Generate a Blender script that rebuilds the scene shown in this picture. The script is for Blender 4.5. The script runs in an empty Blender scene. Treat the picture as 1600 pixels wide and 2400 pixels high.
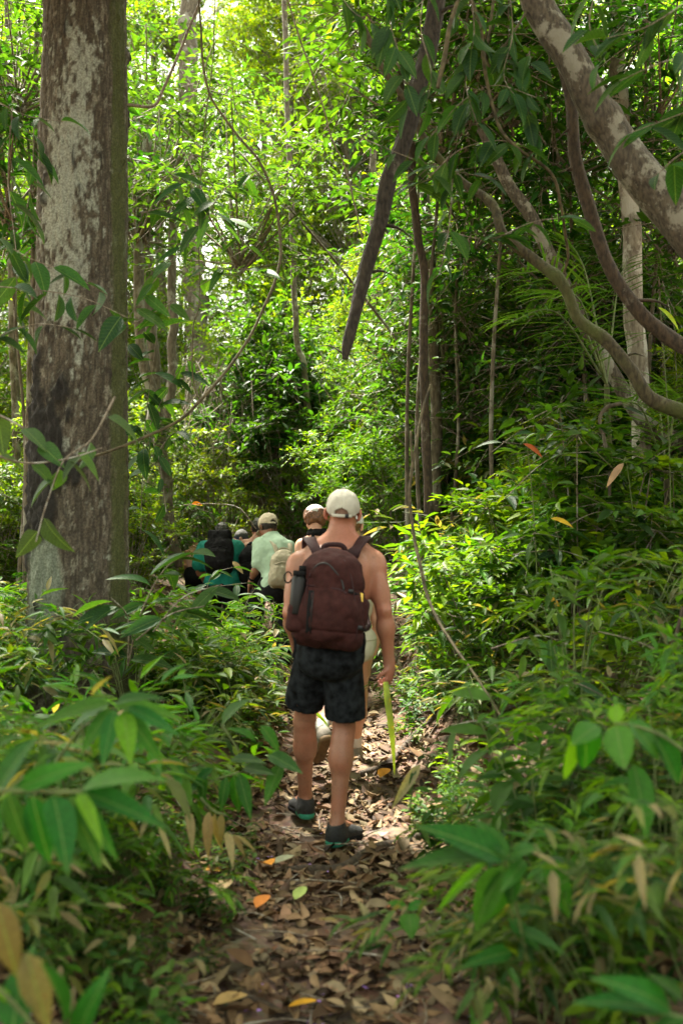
import bpy, math, random
import numpy as np
from mathutils import Vector, Matrix

random.seed(7)
RNG = np.random.default_rng(11)
S = bpy.context.scene
COL = S.collection

# ------------------------------------------------------------------ camera
CAM_Z = 1.5
FPX = 2333.0                       # focal length in photo pixels (1600x2400)
PITCH = math.atan(77.0 / FPX)
cd = bpy.data.cameras.new('camera')
cam = bpy.data.objects.new('camera', cd); COL.objects.link(cam)
cam.location = (0, 0, CAM_Z)
cam.rotation_euler = (math.pi / 2 + PITCH, 0, 0)
cd.sensor_fit = 'VERTICAL'; cd.sensor_height = 36.0; cd.sensor_width = 24.0; cd.lens = 35.0
cd.clip_start = 0.05; cd.clip_end = 600
cd.dof.use_dof = True; cd.dof.focus_distance = 8.2; cd.dof.aperture_fstop = 2.0
cd.dof.aperture_blades = 0
S.camera = cam
S.render.resolution_x, S.render.resolution_y = 682, 1024

# ------------------------------------------------------------------ light
SUN_EL, SUN_AZ = math.radians(62), math.radians(-36)     # azimuth from +Y towards +X
w = bpy.data.worlds.new('World'); S.world = w; w.use_nodes = True
nt = w.node_tree; bg = nt.nodes['Background']
sky = nt.nodes.new('ShaderNodeTexSky'); sky.sky_type = 'NISHITA'; sky.sun_disc = False
sky.sun_elevation = SUN_EL; sky.sun_rotation = SUN_AZ
sky.air_density = 1.0; sky.dust_density = 4.0; sky.ozone_density = 1.0
hz = nt.nodes.new('ShaderNodeHueSaturation'); hz.inputs['Saturation'].default_value = .2      # milky overcast sky
tn = nt.nodes.new('ShaderNodeMix'); tn.data_type = 'RGBA'; tn.blend_type = 'MULTIPLY'; tn.inputs[0].default_value = 1; tn.inputs[7].default_value = (1, .97, .80, 1)
nt.links.new(sky.outputs[0], hz.inputs['Color']); nt.links.new(hz.outputs[0], tn.inputs[6]); nt.links.new(tn.outputs[2], bg.inputs[0]); bg.inputs[1].default_value = 0.115
sd = bpy.data.lights.new('sun', 'SUN'); sd.energy = 4.4; sd.angle = math.radians(6); sd.color = (1, .93, .80)
sun = bpy.data.objects.new('sun', sd); COL.objects.link(sun)
sdir = Vector((math.sin(SUN_AZ) * math.cos(SUN_EL), math.cos(SUN_AZ) * math.cos(SUN_EL), math.sin(SUN_EL)))
sun.rotation_euler = sdir.to_track_quat('Z', 'Y').to_euler(); sun.location = (0, 0, 30)
vs = S.view_settings; vs.view_transform = 'Standard'; vs.look = 'None'; vs.gamma = 1.0; vs.use_curve_mapping = False
vs.exposure = 2.98
cy = S.cycles
cy.use_denoising = True
try:
    cy.denoiser = 'OPENIMAGEDENOISE'; cy.denoising_input_passes = 'RGB_ALBEDO_NORMAL'; cy.denoising_prefilter = 'ACCURATE'
except Exception: pass
cy.max_bounces = 7; cy.diffuse_bounces = 4; cy.glossy_bounces = 2; cy.transmission_bounces = 5; cy.transparent_max_bounces = 4
cy.caustics_reflective = False; cy.caustics_refractive = False
cy.sample_clamp_indirect = 6.0

# ------------------------------------------------------------------ helpers
CP, SP = math.cos(PITCH), math.sin(PITCH)
def at(px, py, D):
    """world point seen at photo pixel (px,py) whose Y coordinate is D"""
    x = (px - 800.0) / FPX; z = (1200.0 - py) / FPX
    dy = CP - z * SP; dz = SP + z * CP
    t = D / dy
    return Vector((x * t, D, CAM_Z + dz * t))
def proj(p):
    d = Vector(p) - Vector((0, 0, CAM_Z))
    yy = d.y * CP + d.z * SP; zz = -d.y * SP + d.z * CP
    if yy <= 0.05: return None
    return (800 + d.x / yy * FPX, 1200 - zz / yy * FPX)

def tag(o, label=None, cat=None, group=None, kind=None):
    if label: o['label'] = label
    if cat: o['category'] = cat
    if group: o['group'] = group
    if kind: o['kind'] = kind
    return o
def empty(name, loc=(0, 0, 0), rz=0.0, parent=None):
    o = bpy.data.objects.new(name, None); COL.objects.link(o); o.location = loc; o.rotation_euler = (0, 0, rz)
    o.empty_display_size = .1
    if parent: o.parent = parent
    return o
def link(name, me, parent=None, world=None):
    o = bpy.data.objects.new(name, me); COL.objects.link(o)
    if parent is not None:
        o.parent = parent
        if world is None: world = Matrix.Identity(4)
        # vertices are world coordinates unless a matrix is given
        pm = Matrix.Translation(parent_world(parent)) @ Matrix.Rotation(parent.rotation_euler.z, 4, 'Z') if parent.type == 'EMPTY' else None
        if pm is not None: o.matrix_basis = pm.inverted() @ world
        else: o.matrix_basis = world
    elif world is not None: o.matrix_basis = world
    return o
def parent_world(p): return Vector(p.location)

def hash3(i, j, k):
    h = (i * 374761393 + j * 668265263 + k * 2147483647 + 1013) & 0xffffffff
    h = ((h ^ (h >> 13)) * 1274126177) & 0xffffffff
    return ((h ^ (h >> 16)) & 0xffff) / 65535.0
def vnoise(p):
    """value noise, p (n,3) -> (n,) in -1..1"""
    p = np.asarray(p, dtype=np.float64); f = np.floor(p); i = f.astype(np.int64); t = p - f; t = t * t * (3 - 2 * t)
    r = 0
    for a in (0, 1):
        wa = t[..., 0] if a else 1 - t[..., 0]
        for b in (0, 1):
            wb = t[..., 1] if b else 1 - t[..., 1]
            for c in (0, 1):
                wc = t[..., 2] if c else 1 - t[..., 2]
                r = r + wa * wb * wc * hash3(i[..., 0] + a, i[..., 1] + b, i[..., 2] + c)
    return r * 2 - 1
def fbm(p, o=3):
    s = 0; a = 1.0; q = np.asarray(p, dtype=np.float64)
    for _ in range(o): s = s + a * vnoise(q); q = q * 2.03 + 17.1; a *= .5
    return s / 1.75

class Acc:
    """collects vertices, faces, colours; builds ONE mesh"""
    def __init__(s): s.V = []; s.T = []; s.Q = []; s.C = []; s.TM = []; s.QM = []; s.UV = []; s.n = 0
    def add(s, V, T=None, Q=None, col=(1, 1, 1), m=0, uv=None):
        V = np.asarray(V, dtype=np.float32).reshape(-1, 3); s.V.append(V)
        c = np.asarray(col, dtype=np.float32)
        if c.ndim == 1: c = np.tile(c, (len(V), 1))
        s.C.append(c)
        s.UV.append(np.zeros((len(V), 2), np.float32) if uv is None else np.asarray(uv, np.float32))
        if T is not None and len(T): s.T.append(np.asarray(T, dtype=np.int64) + s.n); s.TM.append(np.full(len(T), m))
        if Q is not None and len(Q): s.Q.append(np.asarray(Q, dtype=np.int64) + s.n); s.QM.append(np.full(len(Q), m))
        s.n += len(V)
    def mesh(s, name, mats, smooth=True):
        me = bpy.data.meshes.new(name)
        V = np.concatenate(s.V); C = np.concatenate(s.C); UV = np.concatenate(s.UV)
        T = np.concatenate(s.T) if s.T else np.zeros((0, 3), np.int64); Q = np.concatenate(s.Q) if s.Q else np.zeros((0, 4), np.int64)
        M = np.concatenate([*(s.TM), *(s.QM)]) if (s.TM or s.QM) else np.zeros(0)
        nl = len(T) * 3 + len(Q) * 4
        me.vertices.add(len(V)); me.vertices.foreach_set('co', V.ravel())
        me.loops.add(nl); vi = np.concatenate([T.ravel(), Q.ravel()]).astype(np.int32); me.loops.foreach_set('vertex_index', vi)
        me.polygons.add(len(T) + len(Q))
        st = np.concatenate([np.arange(len(T)) * 3, len(T) * 3 + np.arange(len(Q)) * 4]).astype(np.int32)
        me.polygons.foreach_set('loop_start', st)
        me.polygons.foreach_set('material_index', M.astype(np.int32))
        me.polygons.foreach_set('use_smooth', np.full(len(st), smooth))
        a = me.color_attributes.new('col', 'FLOAT_COLOR', 'POINT')
        a.data.foreach_set('color', np.concatenate([C, np.ones((len(C), 1), np.float32)], 1).astype(np.float32).ravel())
        uvl = me.uv_layers.new(name='UVMap'); uvl.data.foreach_set('uv', UV[vi].astype(np.float32).ravel())
        for m in (mats if isinstance(mats, (list, tuple)) else [mats]): me.materials.append(m)
        me.update(calc_edges=True); me.validate()
        return me

def spline(pts, n):
    P = np.array([list(p) for p in pts], dtype=float)
    P = np.vstack([2 * P[0] - P[1], P, 2 * P[-1] - P[-2]])
    m = len(P) - 3; out = []
    for t in np.linspace(0, m - 1e-6, n):
        i = int(t); u = t - i; a, b, c, d = P[i:i + 4]
        out.append(.5 * ((2 * b) + (-a + c) * u + (2 * a - 5 * b + 4 * c - d) * u * u + (-a + 3 * b - 3 * c + d) * u ** 3))
    return np.array(out)
def tube(acc, pts, rad, sides=8, col=(1, 1, 1), m=0, rough=0.0, freq=(1, 1), twist=0.0, seed=0, cap=True):
    """tube through points; rad scalar or array; surface roughened by noise"""
    P = np.asarray(pts, float); n = len(P)
    R = np.broadcast_to(np.asarray(rad, float), (n,)) if np.ndim(rad) == 0 or len(rad) == n else np.interp(np.linspace(0, 1, n), np.linspace(0, 1, len(rad)), rad)
    Tn = np.gradient(P, axis=0); Tn /= np.linalg.norm(Tn, axis=1)[:, None] + 1e-9
    a = np.array([0, 1., 0]) if abs(Tn[0][1]) < .8 else np.array([1., 0, 0])
    N = np.zeros_like(P); v = np.cross(Tn[0], a); v /= np.linalg.norm(v)
    for i in range(n):
        v = v - Tn[i] * v.dot(Tn[i]); v /= np.linalg.norm(v) + 1e-9; N[i] = v
    B = np.cross(Tn, N)
    th = np.linspace(0, 2 * math.pi, sides, endpoint=False)
    L = np.concatenate([[0], np.cumsum(np.linalg.norm(np.diff(P, axis=0), axis=1))])
    TH = th[None] + (L * twist)[:, None]
    rr = np.repeat(R[:, None], sides, 1)
    if rough:
        q = np.stack([np.cos(th)[None] * freq[0] + 0 * L[:, None], np.sin(th)[None] * freq[0] + 0 * L[:, None], (L * freq[1])[:, None] + 0 * th[None]], -1) + seed * 7.3
        rr = rr * (1 + rough * fbm(q, 3))
    V = P[:, None] + rr[..., None] * (np.cos(TH)[..., None] * N[:, None] + np.sin(TH)[..., None] * B[:, None])
    i = np.arange(n - 1)[:, None] * sides; j = np.arange(sides)[None]; k = (j + 1) % sides
    Q = np.stack([i + j, i + k, i + sides + k, i + sides + j], -1).reshape(-1, 4)
    uv = np.stack([np.broadcast_to(np.linspace(0, 1, sides)[None], (n, sides)), np.broadcast_to(L[:, None], (n, sides))], -1).reshape(-1, 2)
    V = V.reshape(-1, 3); T = []
    if cap:
        c0 = len(V); V = np.vstack([V, P[0], P[-1]]); uv = np.vstack([uv, [0, 0], [0, L[-1]]])
        for a_ in range(sides):
            b_ = (a_ + 1) % sides; T.append((c0, b_, a_)); T.append((c0 + 1, (n - 1) * sides + a_, (n - 1) * sides + b_))
    acc.add(V, T=T, Q=Q, col=col, m=m, uv=uv)

def leaf_tpl(seg, prof, fold=.18, droop=.25, wav=0.0):
    """template: u along, v across (-1..1), w up.  returns (verts (k,3), tris, uv)"""
    V = [(0, 0, 0, 0)]                       # u, v, droop, fold
    for i in range(1, seg):
        u = i / seg; h = prof(u); w0 = -droop * u * u
        wv = wav * math.sin(u * 14)
        V += [(u, -h, w0, fold * h + wv), (u, 0, w0, 0), (u, h, w0, fold * h - wv)]
    V.append((1, 0, -droop, 0)); T = [(0, 1, 2), (0, 2, 3)]
    for i in range(seg - 2):
        a = 1 + 3 * i; b = a + 3
        T += [(a, b, b + 1), (a, b + 1, a + 1), (a + 1, b + 1, b + 2), (a + 1, b + 2, a + 2)]
    a = 1 + 3 * (seg - 2); t = len(V) - 1
    T += [(a, t, a + 1), (a + 1, t, a + 2)]
    V = np.array(V, float); uv = np.stack([V[:, 0], V[:, 1] * .5 + .5], -1)
    return V, np.array(T), uv
p_ell = lambda u: math.sin(math.pi * u ** .85) ** .8
p_lan = lambda u: math.sin(math.pi * u ** .7) ** .9 * (1 - .15 * u)
p_ovt = lambda u: (math.sin(math.pi * min(1, u ** .6)) ** .75)
TPL2 = leaf_tpl(2, lambda u: 1.0, .3, .18)
TPL3 = leaf_tpl(3, lambda u: 1.0 if u < .5 else .8, .25, .14)
TPL4 = leaf_tpl(4, p_lan, .25, .14)
TPL5 = leaf_tpl(5, p_ell, .22, .17)
TPL8 = leaf_tpl(8, p_ell, .2, .28, .015)

def norm(a): return a / (np.linalg.norm(a, axis=-1, keepdims=True) + 1e-9)
def put_leaves(acc, pos, dr, up, L, W, col, tpl, m=0, dvar=None):
    """vectorised leaves; pos,dr,up (n,3) L,W (n,) col (n,3)"""
    tv, tt, tuv = tpl; n = len(pos); k = len(tv)
    dr = norm(dr); side = norm(np.cross(dr, up)); nn = np.cross(side, dr)
    L = np.broadcast_to(L, (n,)); W = np.broadcast_to(W, (n,))
    dv = np.ones(n) if dvar is None else dvar
    V = (pos[:, None] + tv[None, :, 0, None] * (L[:, None, None]) * dr[:, None]
         + tv[None, :, 1, None] * (W[:, None, None] * .5) * side[:, None]
         + (tv[None, :, 2] * (L * dv)[:, None] + tv[None, :, 3] * W[:, None])[..., None] * nn[:, None])
    T = (tt[None] + (np.arange(n) * k)[:, None, None]).reshape(-1, 3)
    c = np.repeat(np.broadcast_to(col, (n, 3)), k, axis=0)
    acc.add(V.reshape(-1, 3), T=T, col=c, m=m, uv=np.tile(tuv, (n, 1)))

# ------------------------------------------------------------------ materials
def mat(name):
    m = bpy.data.materials.new(name); m.use_nodes = True; nt = m.node_tree
    b = nt.nodes['Principled BSDF']
    return m, nt, b
def N(nt, t, **kw):
    n = nt.nodes.new(t)
    for k, v in kw.items(): setattr(n, k, v)
    return n
def ramp(nt, stops, interp='LINEAR'):
    r = nt.nodes.new('ShaderNodeValToRGB'); e = r.color_ramp.elements; r.color_ramp.interpolation = interp
    while len(e) < len(stops): e.new(.5)
    for el, (p, c) in zip(e, stops): el.position = p; el.color = (*c, 1) if len(c) == 3 else c
    return r
def mixc(nt, a, b, f, bt='MIX'):
    n = nt.nodes.new('ShaderNodeMix'); n.data_type = 'RGBA'; n.blend_type = bt
    for s, v in ((n.inputs[6], a), (n.inputs[7], b), (n.inputs[0], f)):
        if hasattr(v, 'is_linked') or hasattr(v, 'links'): nt.links.new(v, s)
        else: s.default_value = v if not isinstance(v, tuple) or len(v) == 4 else (*v, 1)
    return n.outputs[2]

def leaf_material(name, rough=.42, trans=.45, spec=.5, veins=False, tcol=(2.1, 2.0, .4), var=.35):
    m, nt, b = mat(name); out = nt.nodes['Material Output']
    at_ = N(nt, 'ShaderNodeAttribute', attribute_name='col')
    oi = N(nt, 'ShaderNodeObjectInfo')
    hs = N(nt, 'ShaderNodeHueSaturation')
    mr = N(nt, 'ShaderNodeMapRange'); mr.inputs[3].default_value = .485; mr.inputs[4].default_value = .515
    mv = N(nt, 'ShaderNodeMapRange'); mv.inputs[3].default_value = 1 - var; mv.inputs[4].default_value = 1 + var
    wn = N(nt, 'ShaderNodeTexWhiteNoise', noise_dimensions='1D'); nt.links.new(oi.outputs['Random'], wn.inputs['W'])
    nt.links.new(oi.outputs['Random'], mr.inputs[0]); nt.links.new(wn.outputs['Value'], mv.inputs[0])
    nt.links.new(mr.outputs[0], hs.inputs['Hue']); nt.links.new(mv.outputs[0], hs.inputs['Value']); nt.links.new(at_.outputs['Color'], hs.inputs['Color'])
    col = hs.outputs['Color']
    no = N(nt, 'ShaderNodeTexNoise'); no.inputs['Scale'].default_value = 18; no.inputs['Detail'].default_value = 3
    tc = N(nt, 'ShaderNodeTexCoord')
    nt.links.new(tc.outputs['Object'], no.inputs['Vector'])
    r = ramp(nt, [(.25, (1.5, .85, .6)), (.34, (.72, .72, .68)), (.7, (1.15, 1.15, 1.1))]); nt.links.new(no.outputs[0], r.inputs[0])
    col = mixc(nt, col, r.outputs[0], .8, 'MULTIPLY')
    if veins:
        uv = N(nt, 'ShaderNodeUVMap'); sx = N(nt, 'ShaderNodeSeparateXYZ'); nt.links.new(uv.outputs[0], sx.inputs[0])
        def mth(op, a, bb=None):
            q = N(nt, 'ShaderNodeMath', operation=op)
            for s, v in zip(q.inputs, (a, bb)):
                if v is None: continue
                if isinstance(v, (int, float)): s.default_value = v
                else: nt.links.new(v, s)
            return q.outputs[0]
        av = mth('ABSOLUTE', mth('SUBTRACT', sx.outputs[1], .5))
        mid = mth('LESS_THAN', av, .022)
        ph = mth('SINE', mth('MULTIPLY', mth('SUBTRACT', sx.outputs[0], mth('MULTIPLY', av, .45)), 62))
        sv = mth('MULTIPLY', mth('GREATER_THAN', ph, .93), .15)
        f = mth('MAXIMUM', mth('MULTIPLY', mid, .6), sv)
        col = mixc(nt, col, (.14, .22, .07, 1), f)
        bp = N(nt, 'ShaderNodeBump'); bp.inputs['Strength'].default_value = .5; bp.inputs['Distance'].default_value = .002
        bp.inputs['Strength'].default_value = .2; nt.links.new(ph, bp.inputs['Height']); nt.links.new(bp.outputs[0], b.inputs['Normal'])
    nt.links.new(col, b.inputs['Base Color'])
    b.inputs['Roughness'].default_value = rough; b.inputs['Specular IOR Level'].default_value = spec
    tr = N(nt, 'ShaderNodeBsdfTranslucent')
    tcl = mixc(nt, col, (*tcol, 1), 1.0, 'MULTIPLY'); nt.links.new(tcl, tr.inputs[0])
    mx = N(nt, 'ShaderNodeMixShader'); mx.inputs[0].default_value = trans
    nt.links.new(b.outputs[0], mx.inputs[1]); nt.links.new(tr.outputs[0], mx.inputs[2]); nt.links.new(mx.outputs[0], out.inputs[0])
    return m

def bark_material(name, base, dark, lichen, lich_amt=.5, scale=1.0, moss=None, bump=.5):
    m, nt, b = mat(name); tc = N(nt, 'ShaderNodeTexCoord')
    mp = N(nt, 'ShaderNodeMapping'); mp.inputs['Scale'].default_value = (scale, scale, scale * .35); nt.links.new(tc.outputs['Object'], mp.inputs[0])
    n1 = N(nt, 'ShaderNodeTexNoise'); n1.inputs['Scale'].default_value = 38; n1.inputs['Detail'].default_value = 6; nt.links.new(mp.outputs[0], n1.inputs['Vector'])
    r1 = ramp(nt, [(.35, dark), (.62, base)]); nt.links.new(n1.outputs[0], r1.inputs[0]); col = r1.outputs[0]
    mp2 = N(nt, 'ShaderNodeMapping'); mp2.inputs['Scale'].default_value = (scale, scale, scale * .75); nt.links.new(tc.outputs['Object'], mp2.inputs[0])
    n2 = N(nt, 'ShaderNodeTexNoise'); n2.inputs['Scale'].default_value = 4.5; n2.inputs['Detail'].default_value = 9; n2.inputs['Roughness'].default_value = .68; nt.links.new(mp2.outputs[0], n2.inputs['Vector'])
    t = .66 - lich_amt * .28
    r2 = ramp(nt, [(t, (0, 0, 0)), (t + .05, (1, 1, 1))]); nt.links.new(n2.outputs[0], r2.inputs[0])
    col = mixc(nt, col, (*lichen, 1), r2.outputs[0])
    if moss:
        n3 = N(nt, 'ShaderNodeTexNoise'); n3.inputs['Scale'].default_value = 2.3; n3.inputs['Detail'].default_value = 8; nt.links.new(tc.outputs['Object'], n3.inputs['Vector'])
        r3 = ramp(nt, [(.48, (0, 0, 0)), (.62, (.9, .9, .9))]); nt.links.new(n3.outputs[0], r3.inputs[0])
        col = mixc(nt, col, (*moss, 1), r3.outputs[0])
    nt.links.new(col, b.inputs['Base Color']); b.inputs['Roughness'].default_value = .9
    bp = N(nt, 'ShaderNodeBump'); bp.inputs['Strength'].default_value = bump; bp.inputs['Distance'].default_value = .02
    nt.links.new(n1.outputs[0], bp.inputs['Height']); nt.links.new(bp.outputs[0], b.inputs['Normal'])
    return m

def plain(name, col, rough=.7, noise=.15, nscale=30, bump=.1, spec=.4, sss=0, fiber=None):
    m, nt, b = mat(name); tc = N(nt, 'ShaderNodeTexCoord')
    no = N(nt, 'ShaderNodeTexNoise'); no.inputs['Scale'].default_value = nscale; no.inputs['Detail'].default_value = 5; nt.links.new(tc.outputs['Object'], no.inputs['Vector'])
    c0 = tuple(max(0, c * (1 - noise * 1.5)) for c in col); c1 = tuple(min(1, c * (1 + noise * 1.5)) for c in col)
    r = ramp(nt, [(.3, c0), (.7, c1)]); nt.links.new(no.outputs[0], r.inputs[0]); nt.links.new(r.outputs[0], b.inputs['Base Color'])
    b.inputs['Roughness'].default_value = rough; b.inputs['Specular IOR Level'].default_value = spec
    h = no.outputs[0]
    if fiber:
        n2 = N(nt, 'ShaderNodeTexNoise'); n2.inputs['Scale'].default_value = fiber; nt.links.new(tc.outputs['Object'], n2.inputs['Vector']); h = n2.outputs[0]
    bp = N(nt, 'ShaderNodeBump'); bp.inputs['Strength'].default_value = bump; bp.inputs['Distance'].default_value = .01
    nt.links.new(h, bp.inputs['Height']); nt.links.new(bp.outputs[0], b.inputs['Normal'])
    if sss:
        b.inputs['Subsurface Weight'].default_value = sss; b.inputs['Subsurface Radius'].default_value = (.02, .008, .004); b.inputs['Subsurface Scale'].default_value = .5
    return m

M = {}
M['leaf_far'] = leaf_material('leaf_far', .55, .52, .2)
M['leaf_mid'] = leaf_material('leaf_mid', .48, .42, .2, var=.25)
M['leaf_near'] = leaf_material('leaf_near', .50, .40, .18, veins=True, var=.2)
M['litter'] = leaf_material('litter', .75, .08, .25, tcol=(1, .9, .7), var=.0)
M['twig'] = bark_material('twig', (.24, .20, .15), (.09, .07, .05), (.33, .32, .28), .4, 2)
M['stem'] = plain('stem', (.10, .13, .04), .6, .3, 20, .2)
M['bark_far'] = bark_material('bark_far', (.15, .125, .09), (.06, .048, .032), (.24, .23, .19), .45, .8)
M['bark_light'] = bark_material('bark_light', (.26, .23, .18), (.13, .105, .08), (.38, .36, .31), .6, 1.2)
M['bark_dark'] = bark_material('bark_dark', (.045, .036, .026), (.012, .009, .007), (.11, .10, .08), .12, 1.6, bump=.9)
M['bark_pale'] = bark_material('bark_pale', (.095, .078, .055), (.035, .028, .02), (.21, .20, .16), .5, 1.6)
M['bark_moss'] = bark_material('bark_moss', (.075, .062, .030), (.025, .02, .01), (.12, .12, .06), .3, 1.6, moss=(.06, .075, .015))
M['bark_brown'] = bark_material('bark_brown', (.070, .048, .030), (.025, .018, .012), (.12, .105, .08), .2, 1.6)
M['liana'] = plain('liana', (.085, .07, .038), .9, .45, 25, .4)

# ------------------------------------------------------------------ terrain
def sm(a, b, x):
    t = np.clip((x - a) / (b - a), 0, 1); return t * t * (3 - 2 * t)
def path_x(y): return -.04 + .06 * sm(5, 6.5, y) - .70 * sm(7.2, 10.3, y) - .75 * sm(9.5, 12.5, y) - 1.4 * sm(12, 18, y)
def path_z(y): return .10 * sm(5.4, 7, y) + .085 * np.clip(y - 6.2, 0, 8) + .10 * np.clip(y - 14, 0, 200) * .6
def terr(x, y):
    x = np.asarray(x, float); y = np.asarray(y, float)
    d = x - path_x(y); w = .40 + .1 * np.sin(y * 1.7) + .12 * sm(4.6, 3.0, y)
    r = np.clip(d - w, 0, 60); l = np.clip(-d - w, 0, 60)
    z = path_z(y)
    z = z + .22 * sm(0, .5, r) + .30 * np.minimum(r, 9) + .05 * r
    z = z + .16 * sm(0, .5, l) + .05 * np.minimum(l, 20)
    z = z - .05 * sm(.4, 0, np.abs(d))
    q = np.stack([x * 1.3, y * 1.3, 0 * x], -1); q2 = np.stack([x * 7, y * 7, 0 * x + 5], -1)
    near = sm(20, 8, np.abs(y) + np.abs(x))
    return z + .06 * vnoise(q) + .018 * vnoise(q2) * near
def tz(x, y): return float(terr(np.array([x]), np.array([y]))[0])

def axis(lo, hi, fine0, fine1, step, grow=1.13):
    a = list(np.arange(fine0, fine1, step)); s = step
    while a[-1] < hi: s *= grow; a.append(a[-1] + s)
    s = step
    while a[0] > lo: s *= grow; a.insert(0, a[0] - s)
    return np.array(a)
xs = axis(-160, 160, -3.5, 4.5, .045); ys = axis(-40, 300, 2.2, 13, .05)
X, Y = np.meshgrid(xs, ys); Z = terr(X, Y)
g = Acc(); nx = len(xs); ny = len(ys)
i = np.arange(ny - 1)[:, None] * nx; j = np.arange(nx - 1)[None]
g.add(np.stack([X, Y, Z], -1).reshape(-1, 3), Q=np.stack([i + j, i + j + 1, i + nx + j + 1, i + nx + j], -1).reshape(-1, 4))
m, nt, b = mat('soil'); tc = N(nt, 'ShaderNodeTexCoord')
n1 = N(nt, 'ShaderNodeTexNoise'); n1.inputs['Scale'].default_value = 9; n1.inputs['Detail'].default_value = 9; n1.inputs['Roughness'].default_value = .7
v1 = N(nt, 'ShaderNodeTexVoronoi'); v1.inputs['Scale'].default_value = 22
for q in (n1, v1): nt.links.new(tc.outputs['Object'], q.inputs['Vector'])
r1 = ramp(nt, [(.3, (.045, .028, .018)), (.55, (.13, .085, .055)), (.75, (.24, .17, .115))]); nt.links.new(n1.outputs[0], r1.inputs[0])
c = mixc(nt, r1.outputs[0], v1.outputs['Color'], .18, 'OVERLAY')
nt.links.new(c, b.inputs['Base Color']); b.inputs['Roughness'].default_value = .95
bp = N(nt, 'ShaderNodeBump'); bp.inputs['Strength'].default_value = .8; bp.inputs['Distance'].default_value = .03
nt.links.new(n1.outputs[0], bp.inputs['Height']); nt.links.new(bp.outputs[0], b.inputs['Normal'])
tag(link('forest_floor', g.mesh('forest_floor', m)), 'brown soil of the forest floor with the trodden footpath', kind='structure')

# ------------------------------------------------------------------ leaf litter (stuff)
def litter(n, xr, yr, seed, lr=(.04, .11), pathonly=False, lim=-.45):
    R = np.random.default_rng(seed)
    y = R.uniform(*yr, n) if not pathonly else yr[0] + (yr[1] - yr[0]) * R.uniform(0, 1, n) ** 1.4
    x = path_x(y) + R.uniform(*xr, n)
    keep = (vnoise(np.stack([x * 3.1, y * 3.1, 0 * x + 3], -1)) + .6 * vnoise(np.stack([x * 9, y * 9, 0 * x], -1)) + R.normal(0, .35, n)) > lim
    x, y = x[keep], y[keep]; n = len(x)
    L = lr[0] + (lr[1] - lr[0]) * R.uniform(0, 1, n) ** 2.2 * 1.5
    z = terr(x, y) + .004 + R.uniform(0, .02, n)
    a = R.uniform(0, 6.28, n); tilt = R.normal(0, .16, n)
    dr = np.stack([np.cos(a), np.sin(a), tilt], -1)
    up = np.stack([R.normal(0, .28, n), R.normal(0, .28, n), np.ones(n)], -1)
    pal = np.array([(.30, .205, .11), (.38, .28, .155), (.19, .115, .06), (.42, .34, .20), (.12, .075, .04), (.32, .20, .12), (.26, .225, .14), (.08, .05, .03), (.46, .39, .25)])
    pr = np.array([.16, .14, .17, .10, .14, .11, .09, .06, .03])
    col = pal[R.choice(len(pal), n, p=pr)] * R.uniform(.22, .80, (n, 1)) * np.array([1.04, .95, .92])
    t = leaf_tpl(4, p_ell, .35, .1); t2 = leaf_tpl(4, p_ovt, -.35, -.2, .05)
    acc = Acc(); h = n // 2
    put_leaves(acc, np.stack([x, y, z], -1)[:h], dr[:h], up[:h], L[:h], (L * R.uniform(.3, .6, n))[:h], col[:h], t, dvar=R.uniform(-1, 3, h))
    put_leaves(acc, np.stack([x, y, z], -1)[h:], dr[h:], up[h:], L[h:], (L * R.uniform(.35, .75, n))[h:], col[h:], t2, dvar=R.uniform(-.5, 2, n - h))
    return acc
a1 = litter(26000, (-.85, .85), (2.3, 14), 3, (.02, .07), pathonly=True, lim=-.12)
tag(link('leaf_litter', a1.mesh('leaf_litter', M['litter'])), 'dead brown and tan leaves covering the trodden path', 'leaf litter', kind='stuff')
a2 = litter(26000, (-3.2, 3.6), (2.2, 12), 4, (.04, .10))
tag(link('bank_leaf_litter', a2.mesh('bank_leaf_litter', M['litter'])), 'dead leaves lying under the plants on both banks', 'leaf litter', kind='stuff')
a3 = litter(1500, (-1.2, 1.2), (2.4, 9), 9, (.06, .11))
tag(link('large_dead_leaves', a3.mesh('large_dead_leaves', M['litter'])), 'larger whole dead leaves lying on top of the crushed litter', 'leaf litter', kind='stuff')
# purple petals
R = np.random.default_rng(5); n = 90; y = R.uniform(2.7, 6.5, n); x = path_x(y) + R.normal(0, .4, n)
# petals fall in loose little groups
gy = R.uniform(2.7, 5.5, 22); gx = path_x(gy) + R.normal(0, .38, 22); gi = R.integers(0, 22, n); x = gx[gi] + R.normal(0, .025, n); y = gy[gi] + R.normal(0, .03, n)
ac = Acc(); a = R.uniform(0, 6.28, n)
put_leaves(ac, np.stack([x, y, terr(x, y) + .022], -1), np.stack([np.cos(a), np.sin(a), .2 + 0 * a], -1), np.stack([0 * a, 0 * a, 1 + 0 * a], -1), .018, .013, np.array([.36, .20, .62]) * R.uniform(.7, 1.2, (n, 1)), TPL4)
tag(link('fallen_petals', ac.mesh('fallen_petals', M['litter'])), 'small purple flower petals scattered over the leaf litter', 'petals', kind='stuff')
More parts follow.
